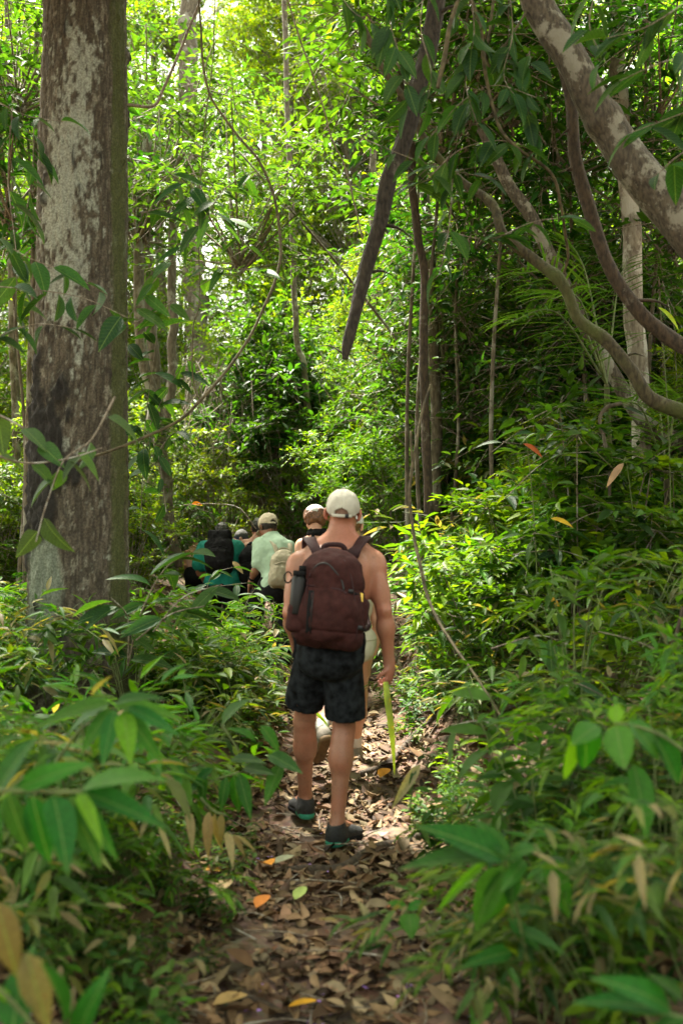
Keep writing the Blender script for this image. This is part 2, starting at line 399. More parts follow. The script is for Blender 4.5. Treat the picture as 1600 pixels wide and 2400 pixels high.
# fine twigs on the floor
ac = Acc()
for q in range(260):
    y = random.uniform(2.4, 10); x = float(path_x(y)) + random.gauss(0, .8); an = random.uniform(0, 3.14); l = random.uniform(.1, .4)
    p0 = np.array([x, y, tz(x, y) + .012]); e = np.array([x + math.cos(an) * l, y + math.sin(an) * l, 0]); e[2] = tz(e[0], e[1]) + .02
    tube(ac, spline([p0, (p0 + e) / 2 + [random.gauss(0, .02), random.gauss(0, .02), .012], e], 5), [random.uniform(.003, .006), .002], 4, cap=False)
tag(link('fallen_twigs', ac.mesh('fallen_twigs', M['twig'])), 'thin dry twigs strewn over the forest floor', 'twigs', kind='stuff')
# ------------------------------------------------------------------ implicit surfaces for bodies and clothes
class Grid:
    def __init__(s, lo, hi, h):
        s.lo = np.array(lo, float); s.h = h; s.n = np.ceil((np.array(hi, float) - s.lo) / h).astype(int) + 1
        s.a = np.full(s.n, 1.0, np.float32)
    def box(s, lo, hi):
        i0 = np.clip(np.floor((np.array(lo) - s.lo) / s.h).astype(int), 0, s.n - 1); i1 = np.clip(np.ceil((np.array(hi) - s.lo) / s.h).astype(int) + 1, 1, s.n)
        g = [s.lo[k] + s.h * np.arange(i0[k], i1[k]) for k in range(3)]
        X, Y, Z = np.meshgrid(*g, indexing='ij'); return tuple(slice(i0[k], i1[k]) for k in range(3)), np.stack([X, Y, Z], -1)
    def full(s): return s.box(s.lo, s.lo + s.h * (s.n - 1))
def smin(a, b, k):
    h = np.maximum(k - np.abs(a - b), 0) / k; return np.minimum(a, b) - h * h * k * .25
def d_rc(P, a, b, ra, rb, flat=False):
    a = np.array(a, float); b = np.array(b, float); ab = b - a; L2 = ab.dot(ab); t = ((P - a) @ ab) / L2; tc = np.clip(t, 0, 1)
    d = np.linalg.norm(P - (a + tc[..., None] * ab), axis=-1) - (ra + (rb - ra) * tc)
    if flat:
        L = math.sqrt(L2); rad = np.linalg.norm(P - (a + t[..., None] * ab), axis=-1) - (ra + (rb - ra) * tc)
        d = np.maximum(rad, np.maximum(-t * L, (t - 1) * L))
    return d
def d_el(P, c, r, Rm=None):
    q = P - np.array(c, float)
    if Rm is not None: q = q @ Rm            # columns of Rm = local axes
    r = np.array(r, float); k0 = np.linalg.norm(q / r, axis=-1); k1 = np.linalg.norm(q / (r * r), axis=-1) + 1e-6
    return k0 * (k0 - 1) / k1
def d_box(P, c, r, Rm=None, rd=.01):
    q = P - np.array(c, float)
    if Rm is not None: q = q @ Rm
    q = np.abs(q) - (np.array(r, float) - rd); return np.linalg.norm(np.maximum(q, 0), axis=-1) + np.minimum(q.max(-1), 0) - rd
def prim_d(p, P, inf=0.0):
    t = p[0]
    if t == 'rc': return d_rc(P, p[1], p[2], p[3], p[4]) - inf
    if t == 'cc': return d_rc(P, p[1], p[2], p[3], p[4], True) - inf
    if t == 'el': return d_el(P, p[1], p[2], p[3]) - inf
    if t == 'bx': return d_box(P, p[1], p[2], p[3], p[4]) - inf
def prim_bb(p):
    if p[0] in ('rc', 'cc'):
        a = np.array(p[1], float); b = np.array(p[2], float); r = max(p[3], p[4]); return np.minimum(a, b) - r, np.maximum(a, b) + r
    r = np.linalg.norm(p[2]) if p[3] is not None else np.array(p[2]); c = np.array(p[1], float); return c - r, c + r
def kof(p): return p[-1]
def sdf_grid(prims, h, inf=0.0, pad=.05, lim=None):
    bbs = [prim_bb(p) for p in prims]; lo = np.min([b[0] for b in bbs], 0) - pad - inf; hi = np.max([b[1] for b in bbs], 0) + pad + inf
    if lim is not None: lo = np.maximum(lo, lim[0]); hi = np.minimum(hi, lim[1])
    G = Grid(lo, hi, h)
    for p, (a, b) in zip(prims, bbs):
        m_ = .045 + inf; sl, P = G.box(a - m_, b + m_)
        if P.size: G.a[sl] = smin(G.a[sl], prim_d(p, P, inf), kof(p))
    return G
def nets(G, name, mats, col=None, smooth=True, keep=None):
    A = G.a; n = np.array(A.shape); s = A < 0
    c = np.zeros(n - 1, np.int8)
    for dx in (0, 1):
        for dy in (0, 1):
            for dz in (0, 1): c += s[dx:n[0] - 1 + dx, dy:n[1] - 1 + dy, dz:n[2] - 1 + dz]
    I = np.argwhere((c > 0) & (c < 8)); idx = np.full(n - 1, -1, np.int64); idx[tuple(I.T)] = np.arange(len(I))
    acc = np.zeros((len(I), 3)); cnt = np.zeros(len(I))
    cor = [(a, b, d) for a in (0, 1) for b in (0, 1) for d in (0, 1)]
    val = {k: A[I[:, 0] + k[0], I[:, 1] + k[1], I[:, 2] + k[2]] for k in cor}
    for k in cor:
        for ax in range(3):
            if k[ax]: continue
            k2 = tuple(1 if q == ax else k[q] for q in range(3)); v0, v1 = val[k], val[k2]; m_ = (v0 < 0) != (v1 < 0)
            t = np.where(m_, v0 / np.where(m_, v0 - v1, 1), 0); p = np.tile(np.array(k, float), (len(I), 1)); p[:, ax] += t
            acc += p * m_[:, None]; cnt += m_
    V = G.lo + G.h * (I + acc / cnt[:, None]); Q = []
    for ax in range(3):
        u, v = (ax + 1) % 3, (ax + 2) % 3
        sl0 = [slice(None)] * 3; sl1 = [slice(None)] * 3; sl0[ax] = slice(0, -1); sl1[ax] = slice(1, None)
        x = s[tuple(sl0)] != s[tuple(sl1)]; E = np.argwhere(x); E = E[(E[:, u] > 0) & (E[:, v] > 0) & (E[:, u] < n[u] - 1) & (E[:, v] < n[v] - 1)]
        ins = s[tuple(E.T)]
        def g(du, dv):
            F = E.copy(); F[:, u] -= du; F[:, v] -= dv; return idx[tuple(F.T)]
        q = np.stack([g(1, 1), g(0, 1), g(0, 0), g(1, 0)], -1); q[~ins] = q[~ins][:, ::-1]; Q.append(q)
    Q = np.concatenate(Q); Q = Q[(Q >= 0).all(1)]
    ac = Acc(); ac.add(V, Q=Q, col=(1, 1, 1) if col is None else col(V)); return ac.mesh(name, mats, smooth)
def wrinkle(G, amp, freq=(12, 12, 9), seed=0, o=3):
    sl, P = G.full(); G.a += (amp * fbm(P * np.array(freq) + seed, o)).astype(np.float32)
def clip(G, pt, nrm):
    """keep the side the normal points away from"""
    sl, P = G.full(); G.a = np.maximum(G.a, ((P - np.array(pt, float)) @ np.array(nrm, float)).astype(np.float32))

def nv(v): v = np.array(v, float); return v / np.linalg.norm(v)
def basis(f, up=(0, 0, 1)):
    f = nv(f); r = nv(np.cross(f, up)); u = np.cross(r, f); return np.stack([r, f, u], 1)     # columns right, forward, up

def hand(W, d, pn, side, s=1.0, curl=.5, r=1.0):
    """W wrist, d finger direction, pn palm normal, side thumb direction"""
    W = np.array(W, float); d = nv(d); pn = np.array(pn, float); pn = nv(pn - d * pn.dot(d)); t = nv(np.cross(d, pn)); 
    if t.dot(side) < 0: t = -t
    out = []; B = np.stack([t, pn, d], 1)
    out.append(('el', W + d * .045 * s, (.038 * s * r, .017 * s * r, .052 * s), B, .015))
    out.append(('rc', W - d * .01, W + d * .03 * s, .025 * s * r, .026 * s * r, .02))
    for k, (o, l) in enumerate(((.030, .072), (.010, .080), (-.011, .074), (-.031, .058))):
        b = W + d * .086 * s + t * o * s; a = curl * (1 + .1 * k)
        d1 = nv(d * math.cos(a * .7) + pn * math.sin(a * .7)); d2 = nv(d * math.cos(a * 1.9) + pn * math.sin(a * 1.9)); d3 = nv(d * math.cos(a * 2.9) + pn * math.sin(a * 2.9))
        p1 = b + d1 * l * .46 * s; p2 = p1 + d2 * l * .32 * s; p3 = p2 + d3 * l * .24 * s
        out += [('rc', b - d * .012, p1, .0098 * s * r, .0088 * s * r, .006), ('rc', p1, p2, .0088 * s * r, .008 * s * r, .004), ('rc', p2, p3, .008 * s * r, .0068 * s * r, .004)]
    b = W + d * .028 * s + t * .03 * s; td = nv(t * .75 + d * .8 + pn * (.35 + .5 * curl)); p1 = b + td * .034 * s; p2 = p1 + nv(td + d * .6 + pn * .5 * curl - t * .5 * curl) * .03 * s
    out += [('rc', b, p1, .0125 * s * r, .0105 * s * r, .008), ('rc', p1, p2, .0105 * s * r, .0082 * s * r, .004)]
    return out

def head_prims(H, f, up, s=1.0):
    B = basis(f, up); r, f, u = B[:, 0], B[:, 1], B[:, 2]; H = np.array(H, float)
    p = [('el', H + u * .028 * s - f * .008, (.074 * s, .094 * s, .088 * s), B, .02), ('el', H - u * .045 * s + f * .028 * s, (.058 * s, .066 * s, .066 * s), B, .03),
         ('el', H + u * .018 * s + f * .078 * s, (.05 * s, .012 * s, .010 * s), B, .015),
         ('rc', H + f * .092 * s + u * .008 * s, H + f * .112 * s - u * .022 * s, .008 * s, .012 * s, .01),
         ('el', H + f * .092 * s - u * .056 * s, (.024 * s, .010 * s, .008 * s), B, .006), ('el', H + f * .08 * s - u * .095 * s, (.022 * s, .018 * s, .016 * s), B, .02)]
    for q in (-1, 1):
        e = H + r * q * .080 * s - f * .006 * s - u * .006 * s
        p += [('el', e + u * .006 * s + r * q * .006, (.009 * s, .020 * s, .031 * s), basis(nv(f - r * q * .45), up), .006), ('el', e - u * .018 * s, (.007 * s, .010 * s, .013 * s), B, .006),
              ('el', H + r * q * .031 * s + f * .078 * s - u * .0 * s, (.016 * s, .012 * s, .010 * s), B, .008), ('el', H + r * q * .045 * s + f * .06 * s - u * .03 * s, (.024 * s, .022 * s, .022 * s), B, .02)]
    return p

def body_prims(J, s=1.0, sex='m', hands=True, curlL=.4, curlR=.4, hdL=None, hdR=None, arm=1.0):
    """J: P pelvis, N neck base, H head centre, hf head forward, S/E/W shoulder elbow wrist L/R, h/k/a hip knee ankle L/R, tL/tR toe dir"""
    P, Nk, H = (np.array(J[k], float) for k in 'PNH'); SL, SR = np.array(J['SL'], float), np.array(J['SR'], float)
    u = nv(Nk - P); r = nv((SR - SL) - u * (SR - SL).dot(u)); f = np.cross(u, r); B = np.stack([r, f, u], 1); L = np.linalg.norm(Nk - P)
    wf = 1.0 if sex == 'm' else .86
    pr = [('el', P + u * .00, (.158 * s, .108 * s, .115 * s), B, .03), ('el', P - f * .045 * s - u * .045 * s + r * .06 * s, (.078 * s, .078 * s, .09 * s), B, .03), ('el', P - f * .045 * s - u * .045 * s - r * .06 * s, (.078 * s, .078 * s, .09 * s), B, .03),
          ('el', P + u * L * .33, (.138 * s * wf, .098 * s, .15 * s), B, .05), ('el', P + u * L * .62 + f * .005, (.162 * s * wf, .112 * s, .17 * s), B, .06),
          ('el', P + u * L * .80 + f * .01 * s, (.158 * s * wf, .095 * s, .11 * s), B, .05),
          ('rc', Nk - u * .03 * s, H - u * .055 * s - np.array(J.get('hf', (0, 1, 0))) * .012, .062 * s * wf, .055 * s * wf, .03)]
    for q, Sh in ((-1, SL), (1, SR)):
        pr += [('rc', Nk + u * .012 * s + r * q * .025, Sh + u * .012 * s - r * q * .02, .042 * s, .045 * s * wf, .05),           # trapezius / collar
               ('el', P + u * L * .73 + r * q * .085 * s - f * .074 * s, (.060 * s * wf, .038 * s, .082 * s), B, .03),              # shoulder blade
               ('el', P + u * L * .60 + r * q * .115 * s * wf - f * .02 * s, (.05 * s, .07 * s, .13 * s), B, .05),                   # lat
               ('el', P + u * L * .74 + r * q * .075 * s + f * .07 * s, (.075 * s, .045 * s, .06 * s), B, .04)]
    for sd_, sg in (('L', -1), ('R', 1)):
        Sh, E, W = (np.array(J[k + sd_], float) for k in 'SEW'); ad = nv(E - Sh); fd = nv(W - E); a = arm * wf
        pr += [('el', Sh + ad * .025, (.055 * s * a, .056 * s * a, .062 * s), None, .022), ('rc', Sh, E, .045 * s * a, .036 * s * a, .04),
               ('el', Sh + ad * .15 * s + f * .006, (.044 * s * a, .046 * s * a, .085 * s), basis(np.cross(ad, (1, 0, 0)) + 1e-3, ad), .03),
               ('el', E - np.array([0, .03 * s, -.005]), (.016 * s, .018 * s, .02 * s), None, .012), ('el', Sh + ad * .14 * s - np.array([0, .026 * s, 0]), (.030 * s * a, .028 * s * a, .085 * s), None, .015), ('rc', E, E + fd * .09 * s, .036 * s * a, .042 * s * a, .02), ('rc', E + fd * .08 * s, W, .040 * s * a, .026 * s * a, .03)]
        if hands:
            hd = (hdL if sd_ == 'L' else hdR) or {}
            pr += hand(W, hd.get('d', fd), hd.get('pn', -r * sg), hd.get('side', f), s * hd.get('s', 1), hd.get('curl', curlL if sd_ == 'L' else curlR))
        h_, k_, a_ = (np.array(J[q + sd_], float) for q in ('h', 'k', 'a')); td = nv(k_ - h_); sd2 = nv(a_ - k_); fw = nv(np.array(J.get('t' + sd_, (0, 1, 0)), float))
        Bk = nv(-fw - sd2 * (-fw).dot(sd2))
        pr += [('rc', h_, k_, .082 * s, .053 * s, .04), ('rc', h_ + td * .08, h_ + td * .25 * s, .082 * s, .07 * s, .04), ('rc', k_, k_ + sd2 * .05, .052 * s, .05 * s, .03),
               ('rc', k_ + sd2 * .08 * s + Bk * .012, k_ + sd2 * .17 * s + Bk * .012, .053 * s, .052 * s, .04), ('rc', k_ + sd2 * .15 * s, a_, .049 * s, .034 * s, .05),
               ('el', k_ + sd2 * .13 * s + Bk * .022 + np.cross(Bk, sd2) * .014, (.034 * s, .034 * s, .075 * s), basis(Bk, -sd2), .03), ('el', k_ + sd2 * .14 * s + Bk * .020 - np.cross(Bk, sd2) * .016, (.032 * s, .032 * s, .07 * s), basis(Bk, -sd2), .03),
               ('rc', a_, a_ + fw * .13 * s - np.array([0, 0, .05 * s]), .032 * s, .026 * s, .03), ('el', a_ - fw * .03 * s - np.array([0, 0, .04 * s]), (.03 * s, .035 * s, .035 * s), None, .03)]
    if 'hs' not in J: pr += head_prims(H, J.get('hf', (0, 1, 0)), J.get('hu', (0, 0, 1)), s)
    return pr, (r, f, u, L)

def skin_mat(name, col, red=.25):
    m, nt, b = mat(name); tc = N(nt, 'ShaderNodeTexCoord')
    n1 = N(nt, 'ShaderNodeTexNoise'); n1.inputs['Scale'].default_value = 7; n1.inputs['Detail'].default_value = 6
    n2 = N(nt, 'ShaderNodeTexNoise'); n2.inputs['Scale'].default_value = 160; n2.inputs['Detail'].default_value = 3
    for q in (n1, n2): nt.links.new(tc.outputs['Object'], q.inputs['Vector'])
    r = ramp(nt, [(.3, tuple(c * .88 for c in col)), (.7, (col[0] * 1.06, col[1] * (1 - .5 * red), col[2] * (1 - .6 * red)))]); nt.links.new(n1.outputs[0], r.inputs[0])
    r2 = ramp(nt, [(.35, (.9, .88, .86)), (.6, (1.04, 1.04, 1.04))]); nt.links.new(n2.outputs[0], r2.inputs[0])
    at_ = N(nt, 'ShaderNodeAttribute', attribute_name='col'); c = mixc(nt, mixc(nt, r.outputs[0], r2.outputs[0], .8, 'MULTIPLY'), at_.outputs['Color'], 1.0, 'MULTIPLY')
    nt.links.new(c, b.inputs['Base Color']); b.inputs['Roughness'].default_value = .48; b.inputs['Specular IOR Level'].default_value = .45
    b.inputs['Subsurface Weight'].default_value = .12; b.inputs['Subsurface Radius'].default_value = (.02, .008, .004); b.inputs['Subsurface Scale'].default_value = .4
    bp = N(nt, 'ShaderNodeBump'); bp.inputs['Strength'].default_value = .12; bp.inputs['Distance'].default_value = .004; nt.links.new(n2.outputs[0], bp.inputs['Height']); nt.links.new(bp.outputs[0], b.inputs['Normal'])
    return m
def ribbon(acc, pts, side, wd, th, n=24, col=(1, 1, 1), m=0):
    """flat strap with thickness; side: width direction(s)"""
    P = spline(pts, n); sd_ = np.array(side, float)
    sd_ = np.tile(sd_, (n, 1)) if sd_.ndim == 1 else np.stack([np.interp(np.linspace(0, 1, n), np.linspace(0, 1, len(sd_)), sd_[:, k]) for k in range(3)], -1)
    Tn = norm(np.gradient(P, axis=0)); sd_ = norm(sd_ - Tn * (sd_ * Tn).sum(1)[:, None]); nn = np.cross(sd_, Tn)
    W = np.interp(np.linspace(0, 1, n), np.linspace(0, 1, len(wd)), wd) if np.ndim(wd) else np.full(n, wd)
    W = W[:, None] * .5; t = th * .5; e = .8
    ring = [P + sd_ * W * e + nn * t, P + sd_ * W + 0 * nn, P + sd_ * W * e - nn * t, P - sd_ * W * e - nn * t, P - sd_ * W, P - sd_ * W * e + nn * t]
    V = np.stack(ring, 1).reshape(-1, 3); k = 6; i = np.arange(n - 1)[:, None] * k; j = np.arange(k)[None]
    Q = np.stack([i + j, i + (j + 1) % k, i + k + (j + 1) % k, i + k + j], -1).reshape(-1, 4)
    T = [(0, 2, 1), (0, 3, 2), (0, 4, 3), (0, 5, 4)]; o = (n - 1) * k; T += [(o, o + 1, o + 2), (o, o + 2, o + 3), (o, o + 3, o + 4), (o, o + 4, o + 5)]
    acc.add(V, T=T, Q=Q, col=col, m=m)
def lathe(acc, base, ax, prof, sides=24, m=0, col=(1, 1, 1)):
    ax = nv(ax); a = nv(np.cross(ax, (0, 1, .01))); b_ = np.cross(ax, a); base = np.array(base, float); th = np.linspace(0, 2 * math.pi, sides, endpoint=False)
    V = np.concatenate([base + ax * z + r_ * (np.cos(th)[:, None] * a + np.sin(th)[:, None] * b_) for r_, z in prof]); n = len(prof)
    i = np.arange(n - 1)[:, None] * sides; j = np.arange(sides)[None]; k = (j + 1) % sides
    acc.add(V, Q=np.stack([i + j, i + k, i + sides + k, i + sides + j], -1).reshape(-1, 4), col=col, m=m)

M['skin'] = skin_mat('skin', (.345, .175, .11), .35); M['skin_pale'] = skin_mat('skin_pale', (.52, .31, .21)); M['skin_brown'] = skin_mat('skin_brown', (.24, .12, .07))
M['cap'] = plain('cap_cotton', (.44, .42, .36), .9, .05, 40, .25, .2, fiber=300); M['cap_tan'] = plain('cap_tan', (.50, .43, .32), .9, .05, 40, .25, .2)
M['shorts'] = plain('shorts_pattern', (.010, .012, .014), .9, .66, 26, .25, .12)
M['pack'] = plain('pack_nylon', (.038, .012, .011), .8, .2, 30, .35, .15, fiber=420); M['pack_trim'] = plain('pack_trim', (.028, .009, .011), .7, .1, 30, .3, .3)
M['black'] = plain('black_fabric', (.007, .007, .008), .85, .3, 30, .3, .15); M['zip'] = plain('zip', (.012, .013, .015), .5, .1, 60, .2, .4)
M['steel_black'] = plain('bottle_paint', (.004, .0045, .005), .4, .05, 60, .05, .3); M['shoe'] = plain('shoe_mesh', (.022, .023, .024), .75, .3, 50, .5, .35, fiber=300)
M['sole'] = plain('sole_teal', (.02, .22, .14), .6, .1, 40, .2); M['gum'] = plain('sole_gum', (.15, .095, .045), .7, .2, 30, .4); M['shoe_grey'] = plain('shoe_grey', (.20, .18, .15), .8, .15, 50, .3)
M['mint'] = plain('mint_shirt', (.34, .46, .35), .85, .05, 30, .25, .2); M['teal'] = plain('teal_shirt', (.008, .15, .115), .85, .08, 30, .25, .2)
M['canvas'] = plain('beige_canvas', (.34, .30, .22), .85, .07, 25, .3, .2); M['cream'] = plain('cream_fabric', (.48, .44, .35), .85, .05, 30, .2, .2)
M['hair_dark'] = plain('hair_dark', (.014, .010, .008), .45, .3, 60, .6, .5); M['hair_auburn'] = plain('hair_auburn', (.13, .055, .025), .5, .4, 50, .6, .5); M['hair_grey'] = plain('hair_grey', (.10, .09, .085), .6, .3, 60, .6)
M['white'] = plain('white_fabric', (.55, .54, .52), .85, .05, 30, .2, .2); M['pink'] = plain('pink_fabric', (.60, .36, .33), .85, .05, 30, .2, .2); M['blue'] = plain('blue_fabric', (.03, .07, .26), .8, .1, 30, .2, .2)
M['greycap'] = plain('grey_fabric', (.06, .06, .055), .85, .1, 30, .2, .2); M['yellow'] = plain('yellow_wrapper', (.75, .50, .08), .4, .1, 40, .1); M['bluewhite'] = plain('wrapper_blue', (.45, .55, .80), .4, .1, 40, .1)

def shoe(parent, A, fw, zg, s=1.0, mu=None, ms=None, pitch=0.0):
    """A ankle, fw toe direction (3d), zg ground height; upper and sole meshes"""
    A = np.array(A, float); fw = nv(fw); B = basis(fw); r, f, u = B[:, 0], B[:, 1], B[:, 2]; b0 = np.array([A[0], A[1], A[2]]) - u * .085 * s
    up = [('el', b0 - f * .01 + u * .035 * s, (.037 * s, .055 * s, .045 * s), B, .03), ('el', b0 + f * .07 * s + u * .028 * s, (.040 * s, .085 * s, .038 * s), B, .04), ('el', b0 + f * .15 * s + u * .018 * s, (.044 * s, .06 * s, .028 * s), B, .03),
          ('rc', b0 + u * .02 * s, A + u * .005 * s - f * .004, .042 * s, .043 * s, .03), ('el', b0 - f * .03 * s + u * .03 * s, (.034 * s, .034 * s, .05 * s), B, .03)]
    G = sdf_grid(up, .006); clip(G, b0 - u * .006 * s, -u); clip(G, A + u * .004 * s - f * .02, nv(u * 1.0 - f * .25)); wrinkle(G, .002, (40, 40, 40))
    o = link('shoe', nets(G, 'shoe', mu or M['shoe']), parent)
    so = [('rc', b0 - f * .025 * s, b0 + f * .05 * s, .043 * s, .038 * s, .02)]
    G = sdf_grid([('rc', b0 + f * .05 * s, b0 + f * .155 * s, .038 * s, .047 * s, .03)], .006); clip(G, b0 + u * .008 * s, u); clip(G, b0 - u * .021 * s, -u); clip(G, b0 + f * .055 * s, -f)
    so_ = bpy.data.objects.new('forefoot_sole', nets(G, 'forefoot_sole', M['black'] if ms is None else ms)); COL.objects.link(so_); so_.parent = o
    G = sdf_grid(so, .006); clip(G, b0 + f * .065 * s, f); clip(G, b0 + u * .010 * s, u); clip(G, b0 - u * .022 * s, -u)
    so_ = bpy.data.objects.new('sole', nets(G, 'sole', ms or M['sole'])); COL.objects.link(so_); so_.parent = o; return o

def cap(parent, H, f, up, s=1.0, mt=None, arch=True, brim=True, vis=1.0):
    B = basis(f, up); r, f, u = B[:, 0], B[:, 1], B[:, 2]; H = np.array(H, float); c = H + u * .034 * s - f * .006
    G = sdf_grid([('el', c, (.084 * s, .103 * s, .094 * s), B, .02)], .005 * s)
    sl, P = G.full(); q = (P - c)
    up_ = q @ u; fr = q @ f; rt = q @ r
    G.a = np.maximum(G.a, -(up_ + .018 * s - np.where(fr < 0, .28 * fr, -.10 * fr)))
    if arch: G.a = np.where(fr < 0, np.maximum(G.a, -(np.sqrt(rt ** 2 + ((up_ + .034 * s) * 1.1) ** 2) - .036 * s)), G.a)
    seam = np.abs(np.sin(np.arctan2(rt, fr) * 3)); G.a += (.003 * np.exp(-(seam / .12) ** 2)).astype(np.float32)
    G.a += (.007 * s * fbm(P * 24, 3)).astype(np.float32)
    o = link('cap', nets(G, 'cap', mt or M['cap']), parent)
    ac = Acc()
    if brim:
        n = 15; rows = []
        for ring in np.linspace(0, 1, 6):
            row = []
            for t in np.linspace(-1, 1, n):
                a = t * 1.15; rr_ = np.array([math.sin(a) * .083 * s, math.cos(a) * .100 * s]); out = ring * .072 * s * math.cos(t * 1.35) ** .6
                pt = c - u * (.030 * s + .018 * s * (t * t) * 1.0 + ring * .012 * s) + r * rr_[0] + f * (rr_[1] + out) - u * .012
                row.append(pt)
            rows.append(row)
        V = np.array(rows).reshape(-1, 3); V2 = V - u * .004; k = len(V)
        Q = [(a * n + b_, a * n + b_ + 1, (a + 1) * n + b_ + 1, (a + 1) * n + b_) for a in range(5) for b_ in range(n - 1)]
        Q2 = [(k + q_[3], k + q_[2], k + q_[1], k + q_[0]) for q_ in Q]; E = [(5 * n + b_, 5 * n + b_ + 1, k + 5 * n + b_ + 1, k + 5 * n + b_) for b_ in range(n - 1)]
        ac.add(np.vstack([V, V2]), Q=Q + Q2 + E)
        bo = bpy.data.objects.new('cap_brim', ac.mesh('cap_brim', mt or M['cap'])); COL.objects.link(bo); bo.parent = o
    ac = Acc()
    if arch:
        pts = [c - f * (.103 * s) * math.cos(a) + r * .083 * s * math.sin(a) - u * (.037 * s) for a in np.linspace(-.62, .62, 7)]
        ribbon(ac, pts, u, .016 * s, .004, 16)
        so = bpy.data.objects.new('cap_strap', ac.mesh('cap_strap', mt or M['cap'])); COL.objects.link(so); so.parent = o
        ac = Acc(); ribbon(ac, [p_ - f * .004 for p_ in pts[4:6]], u, .02 * s, .005, 4); so = bpy.data.objects.new('strap_buckle', ac.mesh('strap_buckle', M['zip'])); COL.objects.link(so); so.parent = o
    G = sdf_grid([('el', c + u * .095 * s, (.009 * s, .009 * s, .005 * s), B, .01)], .003); bo = bpy.data.objects.new('cap_button', nets(G, 'cap_button', mt or M['cap'])); COL.objects.link(bo); bo.parent = o
    return o

# ================= the man in front
K = lambda px, py, D: np.array(at(px, py, D))
man = empty('person', (float(K(780, 1900, 5.15)[0]), 5.15, 0.0))
tag(man, 'shirtless man seen from behind in off-white cap and black shorts, nearest on the path', 'person')
J = dict(P=K(773, 1512, 5.0), N=K(801, 1262, 5.02), H=K(803, 1205, 5.03), hf=nv((.05, 1, -.16)), hu=(.04, .16, 1),
         SL=K(700, 1318, 5.04), EL=K(681, 1436, 4.99), WL=K(696, 1520, 5.19),
         SR=K(876, 1316, 5.0), ER=K(899, 1432, 4.96), WR=K(912, 1556, 5.02),
         hL=K(738, 1520, 5.02), kL=K(713, 1692, 5.2), aL=K(715, 1868, 5.42), tL=nv((-.32, 1, 0)),
         hR=K(803, 1522, 5.0), kR=K(806, 1702, 5.08), aR=K(790, 1930, 5.0), tR=nv((.50, 1, 0)))
pr, (r_, f_, u_, L_) = body_prims(J, 1.0, hdR=dict(d=(.0, .02, -1), pn=(-.85, .5, 0), side=(-.3, -.9, 0), curl=1.0, s=.98), curlL=.5, arm=1.02)
# extra back relief: spine furrow comes from two long ridges, heavy upper arm
for q in (-1, 1): pr.append(('el', J['P'] + u_ * .26 + r_ * q * .040 - f_ * .075, (.032, .03, .17), np.stack([r_, f_, u_], 1), .03))
G = sdf_grid(pr, .0058)
def skincol(V):
    c = np.ones((len(V), 3)); red = np.exp(-(np.linalg.norm(V - K(803, 1250, 4.97), axis=1) / .09) ** 2); c[:, 1] -= .22 * red; c[:, 2] -= .28 * red
    for e in (K(899, 1432, 4.96), K(681, 1436, 4.99)):
        x = np.exp(-(np.linalg.norm(V - e, axis=1) / .045) ** 2); c[:, 1] -= .22 * x; c[:, 2] -= .22 * x
    x = np.exp(-(np.linalg.norm(V - K(912, 1580, 5.02), axis=1) / .07) ** 2); c[:, 1] -= .18 * x; c[:, 2] -= .12 * x
    for e in (-.08, .08):
        x = np.exp(-(np.linalg.norm(V - (K(803, 1202, 5.03) + np.array([e, 0, 0])), axis=1) / .03) ** 2); c[:, 1] -= .3 * x; c[:, 2] -= .3 * x
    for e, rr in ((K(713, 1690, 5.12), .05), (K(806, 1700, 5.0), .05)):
        dz = np.abs(V[:, 2] - e[2] + .15 * (V[:, 0] - e[0])); x = np.exp(-(np.linalg.norm(V - e, axis=1) / .06) ** 2) * (.4 + .6 * np.exp(-(dz / .006) ** 2)); c *= (1 - .25 * x)[:, None]  # crease shade painted into the skin behind the knees
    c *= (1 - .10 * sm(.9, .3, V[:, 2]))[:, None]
    mo = fbm(V * 22, 3); c *= (1 + .10 * mo)[:, None]; fr = sm(.30, .55, fbm(V * 85 + 3, 2)) * sm(1.2, 1.45, V[:, 2]); c *= (1 - .22 * fr)[:, None]      # uneven tan and freckled shoulders
    lg = sm(.35, .6, fbm(V * np.array([160, 160, 45]) + 8, 2)) * sm(.75, .6, V[:, 2]); c *= (1 - .3 * lg)[:, None]                                  # dark leg hair
    return c
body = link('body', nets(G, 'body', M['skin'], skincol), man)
# shorts
def shorts(parent, J, hemL, hemR, mt, flare=(.094, .108), waist=None, h=.007, wr=.006):
    P = J['P']; pp = [('el', P + np.array([0, 0, .0]), (.176, .134, .14), None, .03), ('el', P + np.array([0, -.055, -.055]), (.168, .115, .12), None, .04)]
    G = sdf_grid(pp, h, pad=.1, lim=None)
    lo = np.minimum(np.min([hemL, hemR], 0) - .2, G.lo); hi = np.maximum(np.max([hemL, hemR], 0) + .2, G.lo + G.h * G.n); G = Grid(lo, hi, h)
    for p in pp: sl, Q = G.full(); G.a = smin(G.a, prim_d(p, Q).astype(np.float32), .04)
    for h_, hem, kk in ((J['hL'], hemL, 'kL'), (J['hR'], hemR, 'kR')):
        sl, Q = G.full(); d = nv(hem - h_); a = d_rc(Q, h_ - d * .02, hem + d * .1, flare[0], flare[1]); a = np.maximum(a, (Q - hem) @ d); b_ = d_rc(Q, h_, hem + d * .2, flare[0] - .012, flare[1] - .007)
        b_ = np.maximum(b_, -((Q - (hem - d * .05)) @ d)); a = np.maximum(a, -b_); G.a = smin(G.a, a.astype(np.float32), .02)
    wz = P + np.array([0, 0, .10 if waist is None else waist]); clip(G, wz, (0, 0, 1)); wrinkle(G, wr, (14, 14, 6), 3); wrinkle(G, wr * .5, (40, 40, 12), 8, 2)
    return link('shorts', nets(G, 'shorts', mt), parent)
